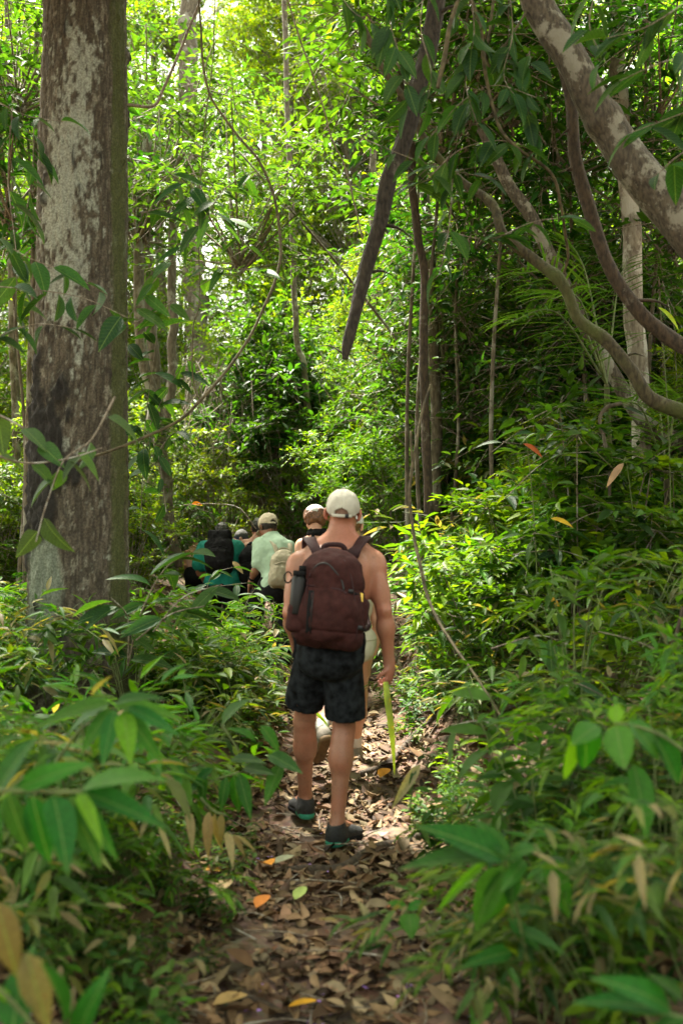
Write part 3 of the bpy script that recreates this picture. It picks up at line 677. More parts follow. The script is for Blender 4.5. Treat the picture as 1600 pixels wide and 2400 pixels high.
hemL = K(713, 1646, 5.17); hemR = K(809, 1678, 5.07)
shorts(man, J, hemL, hemR, M['shorts'])
cap(man, J['H'] + np.array([0, 0, -.002]), nv((.05, 1, .06)), (.06, 0, 1), 1.02)
shoe(man, J['aL'] + np.array([0, 0, .0]), nv((-.38, 1, -.02)), 0); shoe(man, J['aR'], nv((.62, .9, -.05)), 0)
# stubble-dark hairline under the cap
Bh = basis(J['hf'], J['hu']); G = sdf_grid([('el', J['H'] + Bh[:, 2] * .028 - Bh[:, 1] * .008, (.0755, .0955, .0895), Bh, .02)], .005); clip(G, J['H'] - Bh[:, 2] * .022, -Bh[:, 2]); clip(G, J['H'] + Bh[:, 1] * .02, Bh[:, 1])
link('hair', nets(G, 'hair', plain('hair_stubble', (.22, .13, .09), .6, .15, 200, .3)), man)

# backpack of the man
bp0 = K(765, 1420, 4.83)
pk = empty('backpack', tuple(bp0)); tag(pk, 'dark maroon backpack on the shirtless man\'s back with a black bottle in its side pocket', 'backpack')
B0 = np.stack([r_, f_, u_], 1)
def kp(px, py, D): return K(px, py, D)
pp = [('bx', kp(768, 1458, 4.79), (.170, .085, .110), B0, .06, .03), ('bx', kp(773, 1398, 4.80), (.150, .085, .13), B0, .06, .08), ('bx', kp(777, 1358, 4.81), (.128, .08, .11), B0, .06, .07), ('el', kp(778, 1338, 4.82), (.108, .08, .115), B0, .07),
      ('bx', kp(767, 1496, 4.82), (.155, .075, .045), B0, .04, .05), ('el', kp(765, 1440, 4.70), (.125, .05, .13), B0, .05), ('el', kp(776, 1345, 4.74), (.085, .045, .07), B0, .04)]
pp = [p if p[0] != 'bx' else ('bx', p[1], p[2], p[3], p[4], p[5]) for p in pp]
G = sdf_grid(pp, .006, pad=.06); sl, P_ = G.full()
G.a += (.011 * fbm(P_ * np.array([9, 9, 14]) + 4, 3) + .006 * np.abs(fbm(np.stack([P_[..., 0] * 8 + P_[..., 2] * 9, P_[..., 1] * 6, P_[..., 2] * 16 - P_[..., 0] * 12], -1), 2)) + .005 * fbm(P_ * np.array([30, 30, 22]) + 9, 2)).astype(np.float32)
# horizontal seam grooves
for z0, amp in ((kp(765, 1378, 4.7)[2], .005), (kp(765, 1478, 4.7)[2], .006)):
    G.a += (amp * np.exp(-((P_[..., 2] - z0 + .10 * (P_[..., 0] - bp0[0])) / .006) ** 2)).astype(np.float32)
pb = nets(G, 'pack_body', M['pack']); o = link('pack_body', pb, pk)
def dep(px, py, G=G, y0=4.5):
    """point on the pack's near face at a pixel"""
    for D in np.arange(4.5, 5.0, .003):
        p = K(px, py, D); ii = ((p - G.lo) / G.h).astype(int)
        if (ii >= 0).all() and (ii < G.n - 1).all() and G.a[tuple(ii)] < 0: return p
    return K(px, py, 4.8)
# front flap of the lid with its curved zip
ac = Acc(); pts = [dep(x, y) + np.array([0, -.003, 0]) for x, y in ((724, 1362), (730, 1340), (748, 1322), (768, 1322), (786, 1340), (800, 1360), (806, 1384))]
tube(ac, spline(pts, 30), .0045, 6); link('zipper', ac.mesh('zipper', M['zip']), pk)
ac = Acc(); tube(ac, spline([dep(727, 1343) + [0, -.008, 0], dep(725, 1352) + [0, -.014, 0]], 4), .004, 6); link('zip_pull', ac.mesh('zip_pull', M['pack_trim']), pk)
ac = Acc(); pts = [dep(x, y) + np.array([0, -.004, 0]) for x, y in ((732, 1384), (729, 1410), (727, 1435), (726, 1462), (724, 1484))]
ribbon(ac, pts, (1, 0, 0), .034, .006, 22); link('zipper_flap', ac.mesh('zipper_flap', M['black']), pk)
ac = Acc(); ribbon(ac, [p + np.array([.006, -.006, 0]) for p in pts], (1, 0, 0), .007, .005, 22); link('zipper', ac.mesh('zipper', M['steel_black']), pk)
ac = Acc(); tube(ac, spline([pts[0] + [0, -.012, -.01], pts[0] + [-.004, -.018, -.05], pts[0] + [-.01, -.014, -.085]], 8), [.007, .003, .006], 6); link('zip_pull', ac.mesh('zip_pull', M['pack_trim']), pk)
ac = Acc(); pts = [dep(x, y) + np.array([0, -.003, 0]) for x, y in ((722, 1372), (745, 1374), (775, 1378), (800, 1384), (812, 1392))]
ribbon(ac, pts, (0, -.3, 1), .012, .006, 20); link('seam', ac.mesh('seam', M['pack_trim']), pk)
for pts_ in (((744, 1318), (724, 1350), (716, 1400), (712, 1450), (716, 1500)), ((806, 1312), (822, 1350), (830, 1400), (838, 1450), (834, 1500)), ((704, 1482), (735, 1488), (770, 1490), (805, 1487), (846, 1478))):
    ac = Acc(); tube(ac, spline([dep(x, y) + np.array([0, -.001, 0]) for x, y in pts_], 30), .0032, 5); link('piping', ac.mesh('piping', M['pack_trim']), pk)
for x0, y0, x1, y1 in ((816, 1385, 846, 1398), (838, 1470, 858, 1478)):
    ac = Acc(); ribbon(ac, [dep(x0, y0) + [0, -.003, 0], dep((x0 + x1) / 2, (y0 + y1) / 2) + [0, -.005, 0], dep(x1, y1) + [0, -.002, 0]], (0, -.2, 1), .014, .004, 10); link('side_strap', ac.mesh('side_strap', M['black']), pk)
    ac = Acc(); c_ = dep(x0, y0) + [0, -.008, 0]; ribbon(ac, [c_, c_ + [.022, 0, -.004]], (0, -.2, 1), .022, .009, 4); link('buckle', ac.mesh('buckle', M['zip']), pk)
for x0, y0 in ((852, 1482), (690, 1492)):
    ac = Acc(); c_ = dep(x0, y0); ribbon(ac, [c_, c_ + [.004, -.012, -.05], c_ + [-.006, -.008, -.10]], (1, 0, 0), .014, .003, 10); link('strap_end', ac.mesh('strap_end', M['black']), pk)
# side pockets
for (c, rr_, lab) in ((kp(698, 1446, 4.77), (.047, .078, .072), None), (kp(843, 1436, 4.79), (.040, .068, .070), None)):
    G2 = sdf_grid([('bx', c, rr_, B0, .03, .02)], .006); sl, Q_ = G2.full(); G2.a += (.005 * fbm(Q_ * 18, 3)).astype(np.float32); link('side_pocket', nets(G2, 'side_pocket', M['pack']), pk)
# haul handle
ac = Acc(); ribbon(ac, [kp(753, 1300, 4.86), kp(757, 1284, 4.84), kp(768, 1277, 4.83), kp(795, 1277, 4.83), kp(807, 1285, 4.84), kp(813, 1302, 4.86)], [(0, -.3, 1), (0, -.3, 1), (0, -.3, 1)], .026, .009, 26); link('handle', ac.mesh('handle', M['pack_trim']), pk)
# shoulder straps: over the trapezius and down the front
for q, (bx_, top, fr_) in ((-1, ((757, 1316), (727, 1268), (722, 1300))), (1, ((818, 1312), (850, 1266), (848, 1300)))):
    ac = Acc()
    pts = [kp(bx_[0], bx_[1], 4.89), kp((bx_[0] + top[0]) / 2, (bx_[1] + top[1]) / 2 - 2, 4.895), kp(top[0], top[1] - 1, 4.96), kp(top[0] + q * 3, top[1] - 6, 5.03), kp(fr_[0], fr_[1] - 15, 5.11), kp(fr_[0] + 2 * q, 1370, 5.15), kp(fr_[0] + 6 * q, 1430, 5.13), kp(fr_[0] + q * 14, 1470, 5.0), kp(765 + q * 75, 1480, 4.88)]
    ribbon(ac, pts, [(1, 0, .0 + q * .9), (1, 0, .0), (1, .1, 0), (1, 0, 0)], [.062, .072, .072, .06, .03, .025], .013, 40); link('shoulder_strap', ac.mesh('shoulder_strap', M['pack_trim']), pk)
# bottle
bt = empty('water_bottle', tuple(kp(701, 1405, 4.78))); tag(bt, 'black steel water bottle with loop lid in the left pocket of the maroon backpack', 'bottle')
bb = kp(694, 1440, 4.725); ax_ = nv(kp(702, 1345, 4.735) - bb); ac = Acc(); Lb = .165
lathe(ac, bb, ax_, [(.0, 0), (.034, 0), (.036, .006), (.036, Lb), (.033, Lb + .01), (.028, Lb + .016), (0, Lb + .016)], 28); link('bottle_body', ac.mesh('bottle_body', M['steel_black']), bt)
ac = Acc(); lathe(ac, bb + ax_ * (Lb + .016), ax_, [(0, 0), (.031, 0), (.031, .022), (.027, .026), (0, .026)], 28); link('bottle_lid', ac.mesh('bottle_lid', M['black']), bt)
ac = Acc(); lathe(ac, bb + ax_ * (Lb + .042) + r_ * .012, ax_, [(0, 0), (.017, 0), (.017, .022), (.014, .025), (0, .025)], 20); link('spout_cap', ac.mesh('spout_cap', M['black']), bt)
ac = Acc(); cc = bb + ax_ * (Lb + .005) - r_ * .036; tube(ac, [cc + r_ * (-.018 + .018 * math.cos(a)) * 1.0 + ax_ * (.026 * math.sin(a)) for a in np.linspace(.3, 2 * math.pi - .3, 22)], .0035, 7); link('carry_loop', ac.mesh('carry_loop', M['black']), bt)
for (c, rr_, mt, lab, nm) in ((kp(842, 1401, 4.735), (.018, .006, .024), M['yellow'], 'yellow snack wrapper poking out of the backpack\'s right pocket', 'snack_wrapper'), (kp(828, 1407, 4.72), (.008, .006, .017), M['bluewhite'], 'pale blue paper packet beside the yellow wrapper in the right pocket', 'paper_packet')):
    G2 = sdf_grid([('bx', c, rr_, B0, .004, .02)], .003); wrinkle(G2, .004, (60, 60, 60)); tag(link(nm, nets(G2, nm, mt)), lab, 'packet')
# the leaf blade the man holds
ac = Acc(); a0 = K(905, 1590, 5.0); P_s = [K(903, 1598, 4.99), K(908, 1640, 4.97), K(917, 1710, 4.96), K(922, 1770, 4.96), K(924, 1816, 4.97)]
ribbon(ac, P_s, (1, .5, 0), [.03, .040, .034, .02, .002], .002, 24, col=(.30, .36, .07))
tag(link('leaf_blade', ac.mesh('leaf_blade', M['leaf_mid'])), 'long narrow yellow-green leaf blade hanging from the man\'s right hand', 'leaf')
# ================= the walkers ahead
def cloth(parent, name, prims, mt, inf=.012, h=.008, clips=(), wr=.006, seed=0, fr=(14, 14, 12)):
    G = sdf_grid(prims, h, inf, pad=.06)
    wrinkle(G, wr, fr, seed)
    for pt, n in clips: clip(G, pt, n)
    return link(name, nets(G, name, mt), parent)
def torso_prims(pr): return pr[:15]
def arm_seg(J, sd_, t, r0=.062, r1=.052):
    S_, E = np.array(J['S' + sd_]), np.array(J['E' + sd_]); return ('rc', S_, S_ + (E - S_) * t, r0, r1, .04)
def legs_prims(J, s, t=2.0, fl=1.0):
    out = []
    for q in 'LR':
        h_, k_, a_ = (np.array(J[x + q], float) for x in 'hka')
        out.append(('rc', h_, h_ + (k_ - h_) * min(t, 1), .096 * s, (.096 - .024 * min(t, 1)) * s * fl, .04))
        if t > 1: out.append(('rc', k_, k_ + (a_ - k_) * (t - 1) * .97, .074 * s, (.074 - .018 * (t - 1)) * s, .03))
    P = np.array(J['P']); out.append(('el', P, (.172 * s, .124 * s, .13 * s), None, .04)); out.append(('el', P - np.array([0, .06, .06]), (.15 * s, .10 * s, .10 * s), None, .04)); return out
def hairdo(parent, J, mt, rad=(.086, .105, .100), cut=-.03, amp=.01, freq=25, name='hair', s=1.0, dz=.03):
    B = basis(J['hf'], J.get('hu', (0, 0, 1))); H = np.array(J['H']); G = sdf_grid([('el', H + B[:, 2] * dz - B[:, 1] * .012, tuple(np.array(rad) * s), B, .02)], .006)
    clip(G, H + B[:, 1] * .045, nv(B[:, 1] * 1.0 - B[:, 2] * .35)); clip(G, H + B[:, 2] * cut, -B[:, 2]); sl, P = G.full(); G.a += (amp * fbm(P * freq, 3)).astype(np.float32)
    return link(name, nets(G, name, mt), parent)
def figure(px, D, label, J, skin, sex='f', s=1.0, h=.009, **kw):
    root = empty('person', (float(J['P'][0]), float(D), float(tz(J['P'][0], D)))); tag(root, label, 'person')
    pr, fr = body_prims(J, s, sex, **kw); G = sdf_grid(pr, h); link('body', nets(G, 'body', skin), root); return root, pr, fr
def ground_foot(px, D, dz=0.0):
    x = float(at(px, 1300, D)[0]); return np.array([x, D, tz(x, D) + .085 + dz])
def bag(name, label, c, R_, mt, B, trim, h=.007, wr=.009, extra=()):
    root = empty(name, tuple(c)); tag(root, label, 'backpack')
    pp = [('bx', c - B[:, 2] * R_[2] * .25, (R_[0], R_[1], R_[2] * .75), B, .05, .05), ('el', c + B[:, 2] * R_[2] * .45, (R_[0] * .88, R_[1] * .95, R_[2] * .55), B, .06), ('bx', c - B[:, 1] * R_[1] * .8 - B[:, 2] * R_[2] * .4, (R_[0] * .75, R_[1] * .5, R_[2] * .42), B, .04, .03), *extra]
    G = sdf_grid(pp, h); wrinkle(G, wr, (13, 13, 10), 5); wrinkle(G, wr * .6, (32, 32, 26), 9, 2); link('pack_body', nets(G, 'pack_body', mt), root)
    ac = Acc(); t0 = c + B[:, 2] * R_[2] * .95 + B[:, 1] * R_[1] * .5
    tube(ac, spline([t0 - B[:, 0] * .05 - B[:, 2] * .02, t0 - B[:, 0] * .04 + B[:, 2] * .03, t0 + B[:, 0] * .04 + B[:, 2] * .03, t0 + B[:, 0] * .05 - B[:, 2] * .02], 12), .008, 6); link('handle', ac.mesh('handle', trim), root)
    ac = Acc(); z0 = c + B[:, 2] * R_[2] * .1 - B[:, 1] * R_[1] * 1.12
    ribbon(ac, [z0 - B[:, 0] * R_[0] * .7 - B[:, 2] * .02, z0 - B[:, 1] * .012 + B[:, 2] * .012, z0 + B[:, 0] * R_[0] * .7 - B[:, 2] * .02], B[:, 2], .014, .006, 16); link('pocket_flap', ac.mesh('pocket_flap', trim), root)
    return root
def straps(root, c, R_, B, sh, trim, wd=.045):
    for q, S_ in zip((-1, 1), sh):
        S_ = np.array(S_, float); ac = Acc(); a = c + B[:, 2] * R_[2] * .8 + B[:, 0] * q * R_[0] * .5 + B[:, 1] * R_[1] * .7
        top = S_ - B[:, 0] * q * .055 + B[:, 2] * .075
        pts = [a, (a + top) / 2 + B[:, 2] * .02 - B[:, 1] * .02, top, top + B[:, 1] * .08 - B[:, 2] * .03, top + B[:, 1] * .12 - B[:, 2] * .2, c - B[:, 2] * R_[2] * .6 + B[:, 0] * q * R_[0] * 1.0 + B[:, 1] * R_[1] * 1.0]
        ribbon(ac, pts, B[:, 0], wd, .010, 28); link('shoulder_strap', ac.mesh('shoulder_strap', trim), root)

# 1: directly ahead of the man, mostly hidden by him
D = 6.25; f1 = ground_foot(832, 6.75); 
J1 = dict(P=K(822, 1500, D), N=K(824, 1300, D + .05), H=K(818, 1236, D + .09), hf=nv((.15, 1, -.3)), hu=(0, .25, 1),
          SL=K(772, 1322, D + .04), EL=K(768, 1410, D + .1), WL=K(782, 1470, D + .25), SR=K(864, 1325, D + .04), ER=K(884, 1418, D), WR=K(880, 1492, D + .08),
          hL=K(795, 1508, D), kL=K(772, 1640, D + .1), aL=K(752, 1712, D - .22), tL=nv((-.30, .75, -.80)), hR=K(842, 1508, D), kR=K(842, 1628, D + .3), aR=f1, tR=nv((.1, 1, 0)))
p1_, pr1, fr1 = figure(822, D, 'walker in cream clothes and pale cap half hidden directly in front of the shirtless man', J1, M['skin_pale'], s=.95, h=.008, hdR=dict(curl=.6, d=(.1, .1, -1)))
cloth(p1_, 'top', torso_prims(pr1), M['cream'], .012, clips=[(J1['N'] + np.array([0, 0, -.02]), (0, 0, 1)), (J1['P'], (0, 0, -1))])
cloth(p1_, 'shorts', legs_prims(J1, .86, .72, 1.1), M['cream'], .008, clips=[(K(822, 1548, D), (0, 0, -1)), (J1['P'] + np.array([0, 0, .1]), (0, 0, 1))])
cap(p1_, J1['H'], J1['hf'], J1['hu'], 1.08, M['white']); hairdo(p1_, J1, M['hair_auburn'], (.082, .096, .09), cut=-.09, s=.95)
shoe(p1_, J1['aL'], nv((-.30, .75, -.80)), 0, .98, M['shoe_grey'], M['gum']); shoe(p1_, J1['aR'], nv((.1, 1, 0)), 0, .98, M['shoe_grey'], M['gum'])
for q in 'LR':
    a = J1['a' + q]; k_ = J1['k' + q]; cloth(p1_, 'sock', [('rc', a, a + nv(k_ - a) * .07, .040, .041, .02)], M['white'], .002, .006, wr=.002)

# 2: auburn hair, bare shoulders
D = 8.3; fa = ground_foot(745, 8.1); fb = ground_foot(770, 8.6)
J2 = dict(P=K(752, 1405, D), N=K(744, 1262, D + .1), H=K(738, 1218, D + .16), hf=nv((-.15, 1, -.45)), hu=(0, .35, 1),
          SL=K(706, 1276, D + .1), EL=K(696, 1345, D + .05), WL=K(712, 1395, D + .2), SR=K(786, 1278, D + .1), ER=K(796, 1345, D + .1), WR=K(788, 1400, D + .25),
          hL=K(735, 1412, D), kL=K(738, 1500, D + .12), aL=fa, hR=K(768, 1412, D), kR=K(770, 1490, D + .3), aR=fb)
p2_, pr2, fr2 = figure(745, D, 'walker with auburn hair, white visor and bare shoulders left of the shirtless man\'s head', J2, M['skin_pale'], s=.98)
cloth(p2_, 'top', torso_prims(pr2), M['black'], .012, clips=[(J2['N'] + np.array([0, 0, -.10]), (0, 0, 1)), (J2['P'], (0, 0, -1))])
cloth(p2_, 'shorts', legs_prims(J2, 1.0, .6, 1.2), M['black'], .012, clips=[(J2['P'] + np.array([0, 0, .1]), (0, 0, 1))])
for q, Sx in ((-1, J2['SL']), (1, J2['SR'])):
    ac = Acc(); c0 = Sx + np.array([-q * .10, 0, .075]); ribbon(ac, [c0 + [0, -.10, -.12], c0 + [0, -.06, -.0], c0 + [0, .03, .012], c0 + [0, .1, -.08]], (1, 0, 0), .028, .008, 16); link('top_strap', ac.mesh('top_strap', M['black']), p2_)
hairdo(p2_, J2, M['hair_auburn'], (.095, .105, .105), -.055, .022, 22, dz=.02)
B = basis(J2['hf'], J2['hu']); G = sdf_grid([('el', J2['H'] + B[:, 2] * .045, (.094, .112, .085), B, .02)], .006); clip(G, J2['H'] + B[:, 2] * .085, nv(-B[:, 2] + B[:, 1] * .55)); link('visor', nets(G, 'visor', M['white']), p2_)
cloth(p2_, 'neck_scarf', [('rc', J2['N'] + np.array([-.05, 0, .045]), J2['N'] + np.array([.05, -.02, .05]), .034, .03, .02), ('el', J2['N'] + np.array([.0, -.04, .045]), (.04, .03, .02), None, .02)], M['black'], .004, .006, wr=.012, fr=(40, 40, 40))

# 3: mint shirt, beige canvas pack
D = 9.8; fa = ground_foot(592, 10.25, .16); fb = ground_foot(668, 9.55)
J3 = dict(P=K(648, 1372, D), N=K(636, 1262, D + .20), H=K(628, 1237, D + .30), hf=nv((-.62, .8, -.38)), hu=(-.1, .35, 1),
          SL=K(606, 1277, D + .17), EL=K(603, 1325, D + .07), WL=K(588, 1362, D + .16), SR=K(678, 1283, D + .1), ER=K(698, 1330, D + .1), WR=K(690, 1360, D + .32),
          hL=K(632, 1374, D + .03), kL=K(598, 1402, D + .34), aL=fa, hR=K(664, 1378, D - .02), kR=K(664, 1452, D + .1), aR=fb)
p3_, pr3, fr3 = figure(640, D, 'walker in mint long shirt and tan cap carrying a beige canvas backpack', J3, M['skin_brown'], s=1.0, hdL=dict(curl=.35, d=(-.25, .1, -1)))
tp = torso_prims(pr3)
cloth(p3_, 'shirt', tp + [arm_seg(J3, 'L', .9, .052, .050), arm_seg(J3, 'R', .9, .052, .050), ('el', J3['P'] + np.array([0, 0, -.0]), (.155, .12, .13), None, .05)], M['mint'], .013, clips=[(J3['N'] + (J3['H'] - J3['N']) * .22, nv(J3['H'] - J3['N'])), (J3['P'] - np.array([0, 0, .06]), (0, 0, -1))], wr=.011)
cloth(p3_, 'trousers', legs_prims(J3, 1.0, 1.93), M['black'], .010, wr=.008)
hairdo(p3_, J3, M['hair_dark'], (.084, .100, .09), -.062, .010); cap(p3_, J3['H'] + np.array([0, 0, .012]), J3['hf'], J3['hu'], 1.12, M['cap_tan'])
for q, fw in (('L', (-.2, 1, .1)), ('R', (.1, 1, 0))): shoe(p3_, J3['a' + q], nv(fw), 0, 1.0, M['black'], M['zip'])
ac = Acc(); wv = nv(J3['EL'] - J3['WL']); c0 = J3['WL'] + wv * .03; a_ = nv(np.cross(wv, (0, 1, 0))); b_ = np.cross(wv, a_)
tube(ac, [c0 + .032 * (a_ * math.cos(t) + b_ * math.sin(t)) for t in np.linspace(0, 2 * math.pi, 20)], .009, 6); tag(link('wristwatch', ac.mesh('wristwatch', M['black'])), 'black wristwatch on the left wrist of the mint-shirted walker', 'watch')
Bb = np.stack([nv(np.array([1, .05, -.12])), *(lambda r: (np.cross(nv(np.array([.05, .28, 1.])), r), nv(np.array([.05, .28, 1.]))))(nv(np.array([1, .05, -.12])))], 1)
c = K(664, 1332, D - .16); R3 = (.125, .10, .19); k3 = bag('backpack', 'crumpled beige canvas backpack with side pockets on the mint-shirted walker', c, R3, M['canvas'], Bb, M['canvas'], wr=.016)
straps(k3, c, R3, Bb, (K(618, 1280, D + .12), K(690, 1292, D + .06)), M['canvas'])

# 4: black pack, bare arm reaching left
D = 11.2; fa = ground_foot(575, 11.4); fb = ground_foot(600, 10.9)
J4 = dict(P=K(588, 1362, D), N=K(600, 1268, D + .12), H=K(606, 1240, D + .2), hf=nv((-.3, 1, -.3)), hu=(0, .3, 1),
          SL=K(578, 1276, D + .12), EL=K(556, 1272, D + .3), WL=K(536, 1268, D + .48), SR=K(630, 1282, D + .1), ER=K(634, 1325, D + .1), WR=K(630, 1360, D + .3),
          hL=K(575, 1368, D), kL=K(570, 1430, D + .2), aL=fa, hR=K(602, 1368, D), kR=K(602, 1435, D), aR=fb)
p4_, pr4, fr4 = figure(590, D, 'walker in a pink tank top reaching one bare arm out to the left', J4, M['skin'], s=.95)
cloth(p4_, 'tank_top', torso_prims(pr4), M['pink'], .010, clips=[(J4['N'] + np.array([0, 0, -.07]), (0, 0, 1)), (J4['P'], (0, 0, -1))]); cloth(p4_, 'trousers', legs_prims(J4, 1.0, 1.9), M['black'], .010)
hairdo(p4_, J4, M['hair_dark'], cut=-.07)
for q in 'LR': shoe(p4_, J4['a' + q], nv((0, 1, 0)), 0, 1.0, M['black'], M['zip'])
Bb = basis((0, 1, -.15)); c = K(588, 1322, D - .17); R4 = (.125, .10, .21); k4 = bag('backpack', 'black rounded backpack between the teal shirt and the mint shirt', c, R4, M['black'], Bb, M['black']); straps(k4, c, R4, Bb, (K(580, 1286, D + .06), K(618, 1286, D + .06)), M['black'], .035)

# 5: teal shirt, large black rucksack
D = 11.0; fa = ground_foot(505, 11.25); fb = ground_foot(540, 10.8)
J5 = dict(P=K(522, 1365, D), N=K(520, 1274, D + .22), H=K(520, 1252, D + .34), hf=nv((0, 1, -.6)), hu=(0, .5, 1),
          SL=K(478, 1286, D + .2), EL=K(466, 1330, D + .1), WL=K(480, 1360, D + .3), SR=K(556, 1286, D + .2), ER=K(570, 1334, D + .12), WR=K(560, 1358, D + .32),
          hL=K(502, 1368, D), kL=K(500, 1430, D + .3), aL=fa, hR=K(540, 1368, D), kR=K(542, 1432, D + .1), aR=fb)
p5_, pr5, fr5 = figure(520, D, 'dark haired walker in teal T-shirt bending under a large black rucksack', J5, M['skin_brown'], 'm', s=1.06, arm=1.1)
cloth(p5_, 't_shirt', torso_prims(pr5) + [arm_seg(J5, 'L', .85, .066, .064), arm_seg(J5, 'R', .85, .066, .064), ('el', J5['P'], (.18, .13, .13), None, .05)], M['teal'], .022, clips=[(J5['N'] + (J5['H'] - J5['N']) * .25, nv(J5['H'] - J5['N'])), (J5['P'] - np.array([0, 0, .03]), (0, 0, -1))], wr=.010)
cloth(p5_, 'trousers', legs_prims(J5, 1.06, 1.9), M['black'], .012); hairdo(p5_, J5, M['hair_dark'], (.088, .106, .104), -.05, .012, 30, s=1.02)
for q in 'LR': shoe(p5_, J5['a' + q], nv((0, 1, 0)), 0, 1.05, M['black'], M['zip'])
Bb = basis((0, 1, -.32)); c = K(514, 1295, D - .12); R5 = (.15, .12, .22); k5 = bag('backpack', 'large black rucksack covering the back of the teal T-shirt', c, R5, M['black'], Bb, M['black'], extra=[('bx', c + Bb[:, 2] * .19 + Bb[:, 1] * .0, (.13, .10, .05), Bb, .04, .04)], wr=.013); straps(k5, c, R5, Bb, (J5['SL'] + np.array([.02, -.02, 0]), J5['SR'] + np.array([-.02, -.02, 0])), M['black'], .05)
ac = Acc(); put_leaves(ac, np.array([K(545, 1316, 10.7)]), np.array([K(572, 1342, 10.6) - K(545, 1316, 10.7)]), np.array([(.3, -1., .3)]), .18, .06, np.array([(.42, .30, .16)]), TPL8)
tag(link('dry_leaf', ac.mesh('dry_leaf', M['litter'])), 'large curled tan dead leaf held beside the teal T-shirt', 'leaf')

# 6: grey cap and blue shirt ; 7: pink top and white headband
D = 13.2; fa = ground_foot(560, 13.4); fb = ground_foot(580, 13.0)
J6 = dict(P=K(568, 1348, D), N=K(567, 1281, D + .1), H=K(566, 1266, D + .2), hf=nv((.1, 1, -.4)), hu=(0, .3, 1), SL=K(540, 1288, D + .1), EL=K(534, 1325, D), WL=K(542, 1350, D + .2), SR=K(592, 1288, D + .1), ER=K(598, 1325, D), WR=K(590, 1350, D + .2),
          hL=K(556, 1350, D), kL=K(556, 1395, D + .2), aL=fa, hR=K(580, 1350, D), kR=K(580, 1395, D), aR=fb)
p6_, pr6, fr6 = figure(566, D, 'walker in grey cap and blue top seen beyond the outstretched arm', J6, M['skin'], 'm', s=1.0, h=.012)
cloth(p6_, 'top', torso_prims(pr6) + [arm_seg(J6, 'L', .7), arm_seg(J6, 'R', .7)], M['blue'], .015, .010, clips=[(J6['P'], (0, 0, -1))]); cloth(p6_, 'trousers', legs_prims(J6, 1.0, 1.9), M['black'], .010, .01); hairdo(p6_, J6, M['hair_dark'], (.082, .098, .088)); cap(p6_, J6['H'], J6['hf'], J6['hu'], 1.14, M['greycap'], arch=False)
D = 14.6; fa = ground_foot(452, 14.8); fb = ground_foot(468, 14.4)
J7 = dict(P=K(460, 1345, D), N=K(461, 1284, D + .1), H=K(460, 1266, D + .2), hf=nv((-.4, 1, -.3)), hu=(0, .3, 1), SL=K(440, 1292, D + .1), EL=K(436, 1325, D), WL=K(442, 1350, D + .2), SR=K(481, 1292, D + .1), ER=K(486, 1325, D), WR=K(480, 1350, D + .2),
          hL=K(450, 1348, D), kL=K(448, 1392, D + .2), aL=fa, hR=K(470, 1348, D), kR=K(470, 1392, D), aR=fb)
p7_, pr7, fr7 = figure(460, D, 'walker in pink top with a white headband, farthest along the path', J7, M['skin_pale'], s=.95, h=.012)
cloth(p7_, 'top', torso_prims(pr7), M['pink'], .012, .010, clips=[(J7['N'] + np.array([0, 0, -.08]), (0, 0, 1)), (J7['P'], (0, 0, -1))]); cloth(p7_, 'trousers', legs_prims(J7, 1.0, 1.9), M['black'], .010, .01); hairdo(p7_, J7, M['hair_dark'], cut=-.06)
B = basis(J7['hf'], J7['hu']); G = sdf_grid([('el', J7['H'] + B[:, 2] * .02, (.092, .112, .1), B, .02)], .008); clip(G, J7['H'] + B[:, 2] * .045, B[:, 2]); clip(G, J7['H'] + B[:, 2] * .0, -B[:, 2]); link('headband', nets(G, 'headband', M['white']), p7_)
# ================= vegetation
LN = [(.03, .08, .02), (.045, .105, .02), (.06, .13, .02)]
G1, G2, G3, G4 = (.045, .115, .018), (.030, .085, .018), (.075, .145, .020), (.022, .060, .016)
def mixcol(R, n, cols, p=None, v=.3, young=.0):
    c = np.array(cols)[R.choice(len(cols), n, p=p)] * R.uniform(1 - v, 1 + v, (n, 1)); return c
def twig_leaves(R, acc, base, d, ln, nl, L, W, cols, tpl, droopy=.25, m=0, tw=1, jit=.25, alt=.9, upn=.25):
    """leaves set alternately along straight-ish twigs. base (k,3) d (k,3)"""
    k = len(base); d = norm(d); t = (np.arange(nl) + 1) / nl
    tt = t[None, :, None]; sag = -droopy * ln[:, None, None] * tt ** 2 * np.array([0, 0, 1.0])
    P = base[:, None] + d[:, None] * ln[:, None, None] * tt + sag
    z = np.array([0, 0, 1.0]); side = norm(np.cross(d, z) + 1e-4)
    sg = np.where(np.arange(nl) % 2, 1, -1)[None, :, None] * np.ones((k, nl, 1)); sg[:, -1] = 0
    dr = d[:, None] * (1.15 - alt * .5) + side[:, None] * sg * alt + R.normal(0, jit, (k, nl, 3)); dr[..., 2] -= droopy * .9
    up = np.array([0, 0, 1.0]) + R.normal(0, upn, (k, nl, 3))
    n = k * nl; LL = L * R.uniform(.6, 1.25, n)
    put_leaves(acc, P.reshape(-1, 3), dr.reshape(-1, 3), up.reshape(-1, 3), LL, W / L * LL * R.uniform(.85, 1.15, n), mixcol(R, n, cols), tpl, m=0, dvar=R.uniform(.2, 1.8, n))
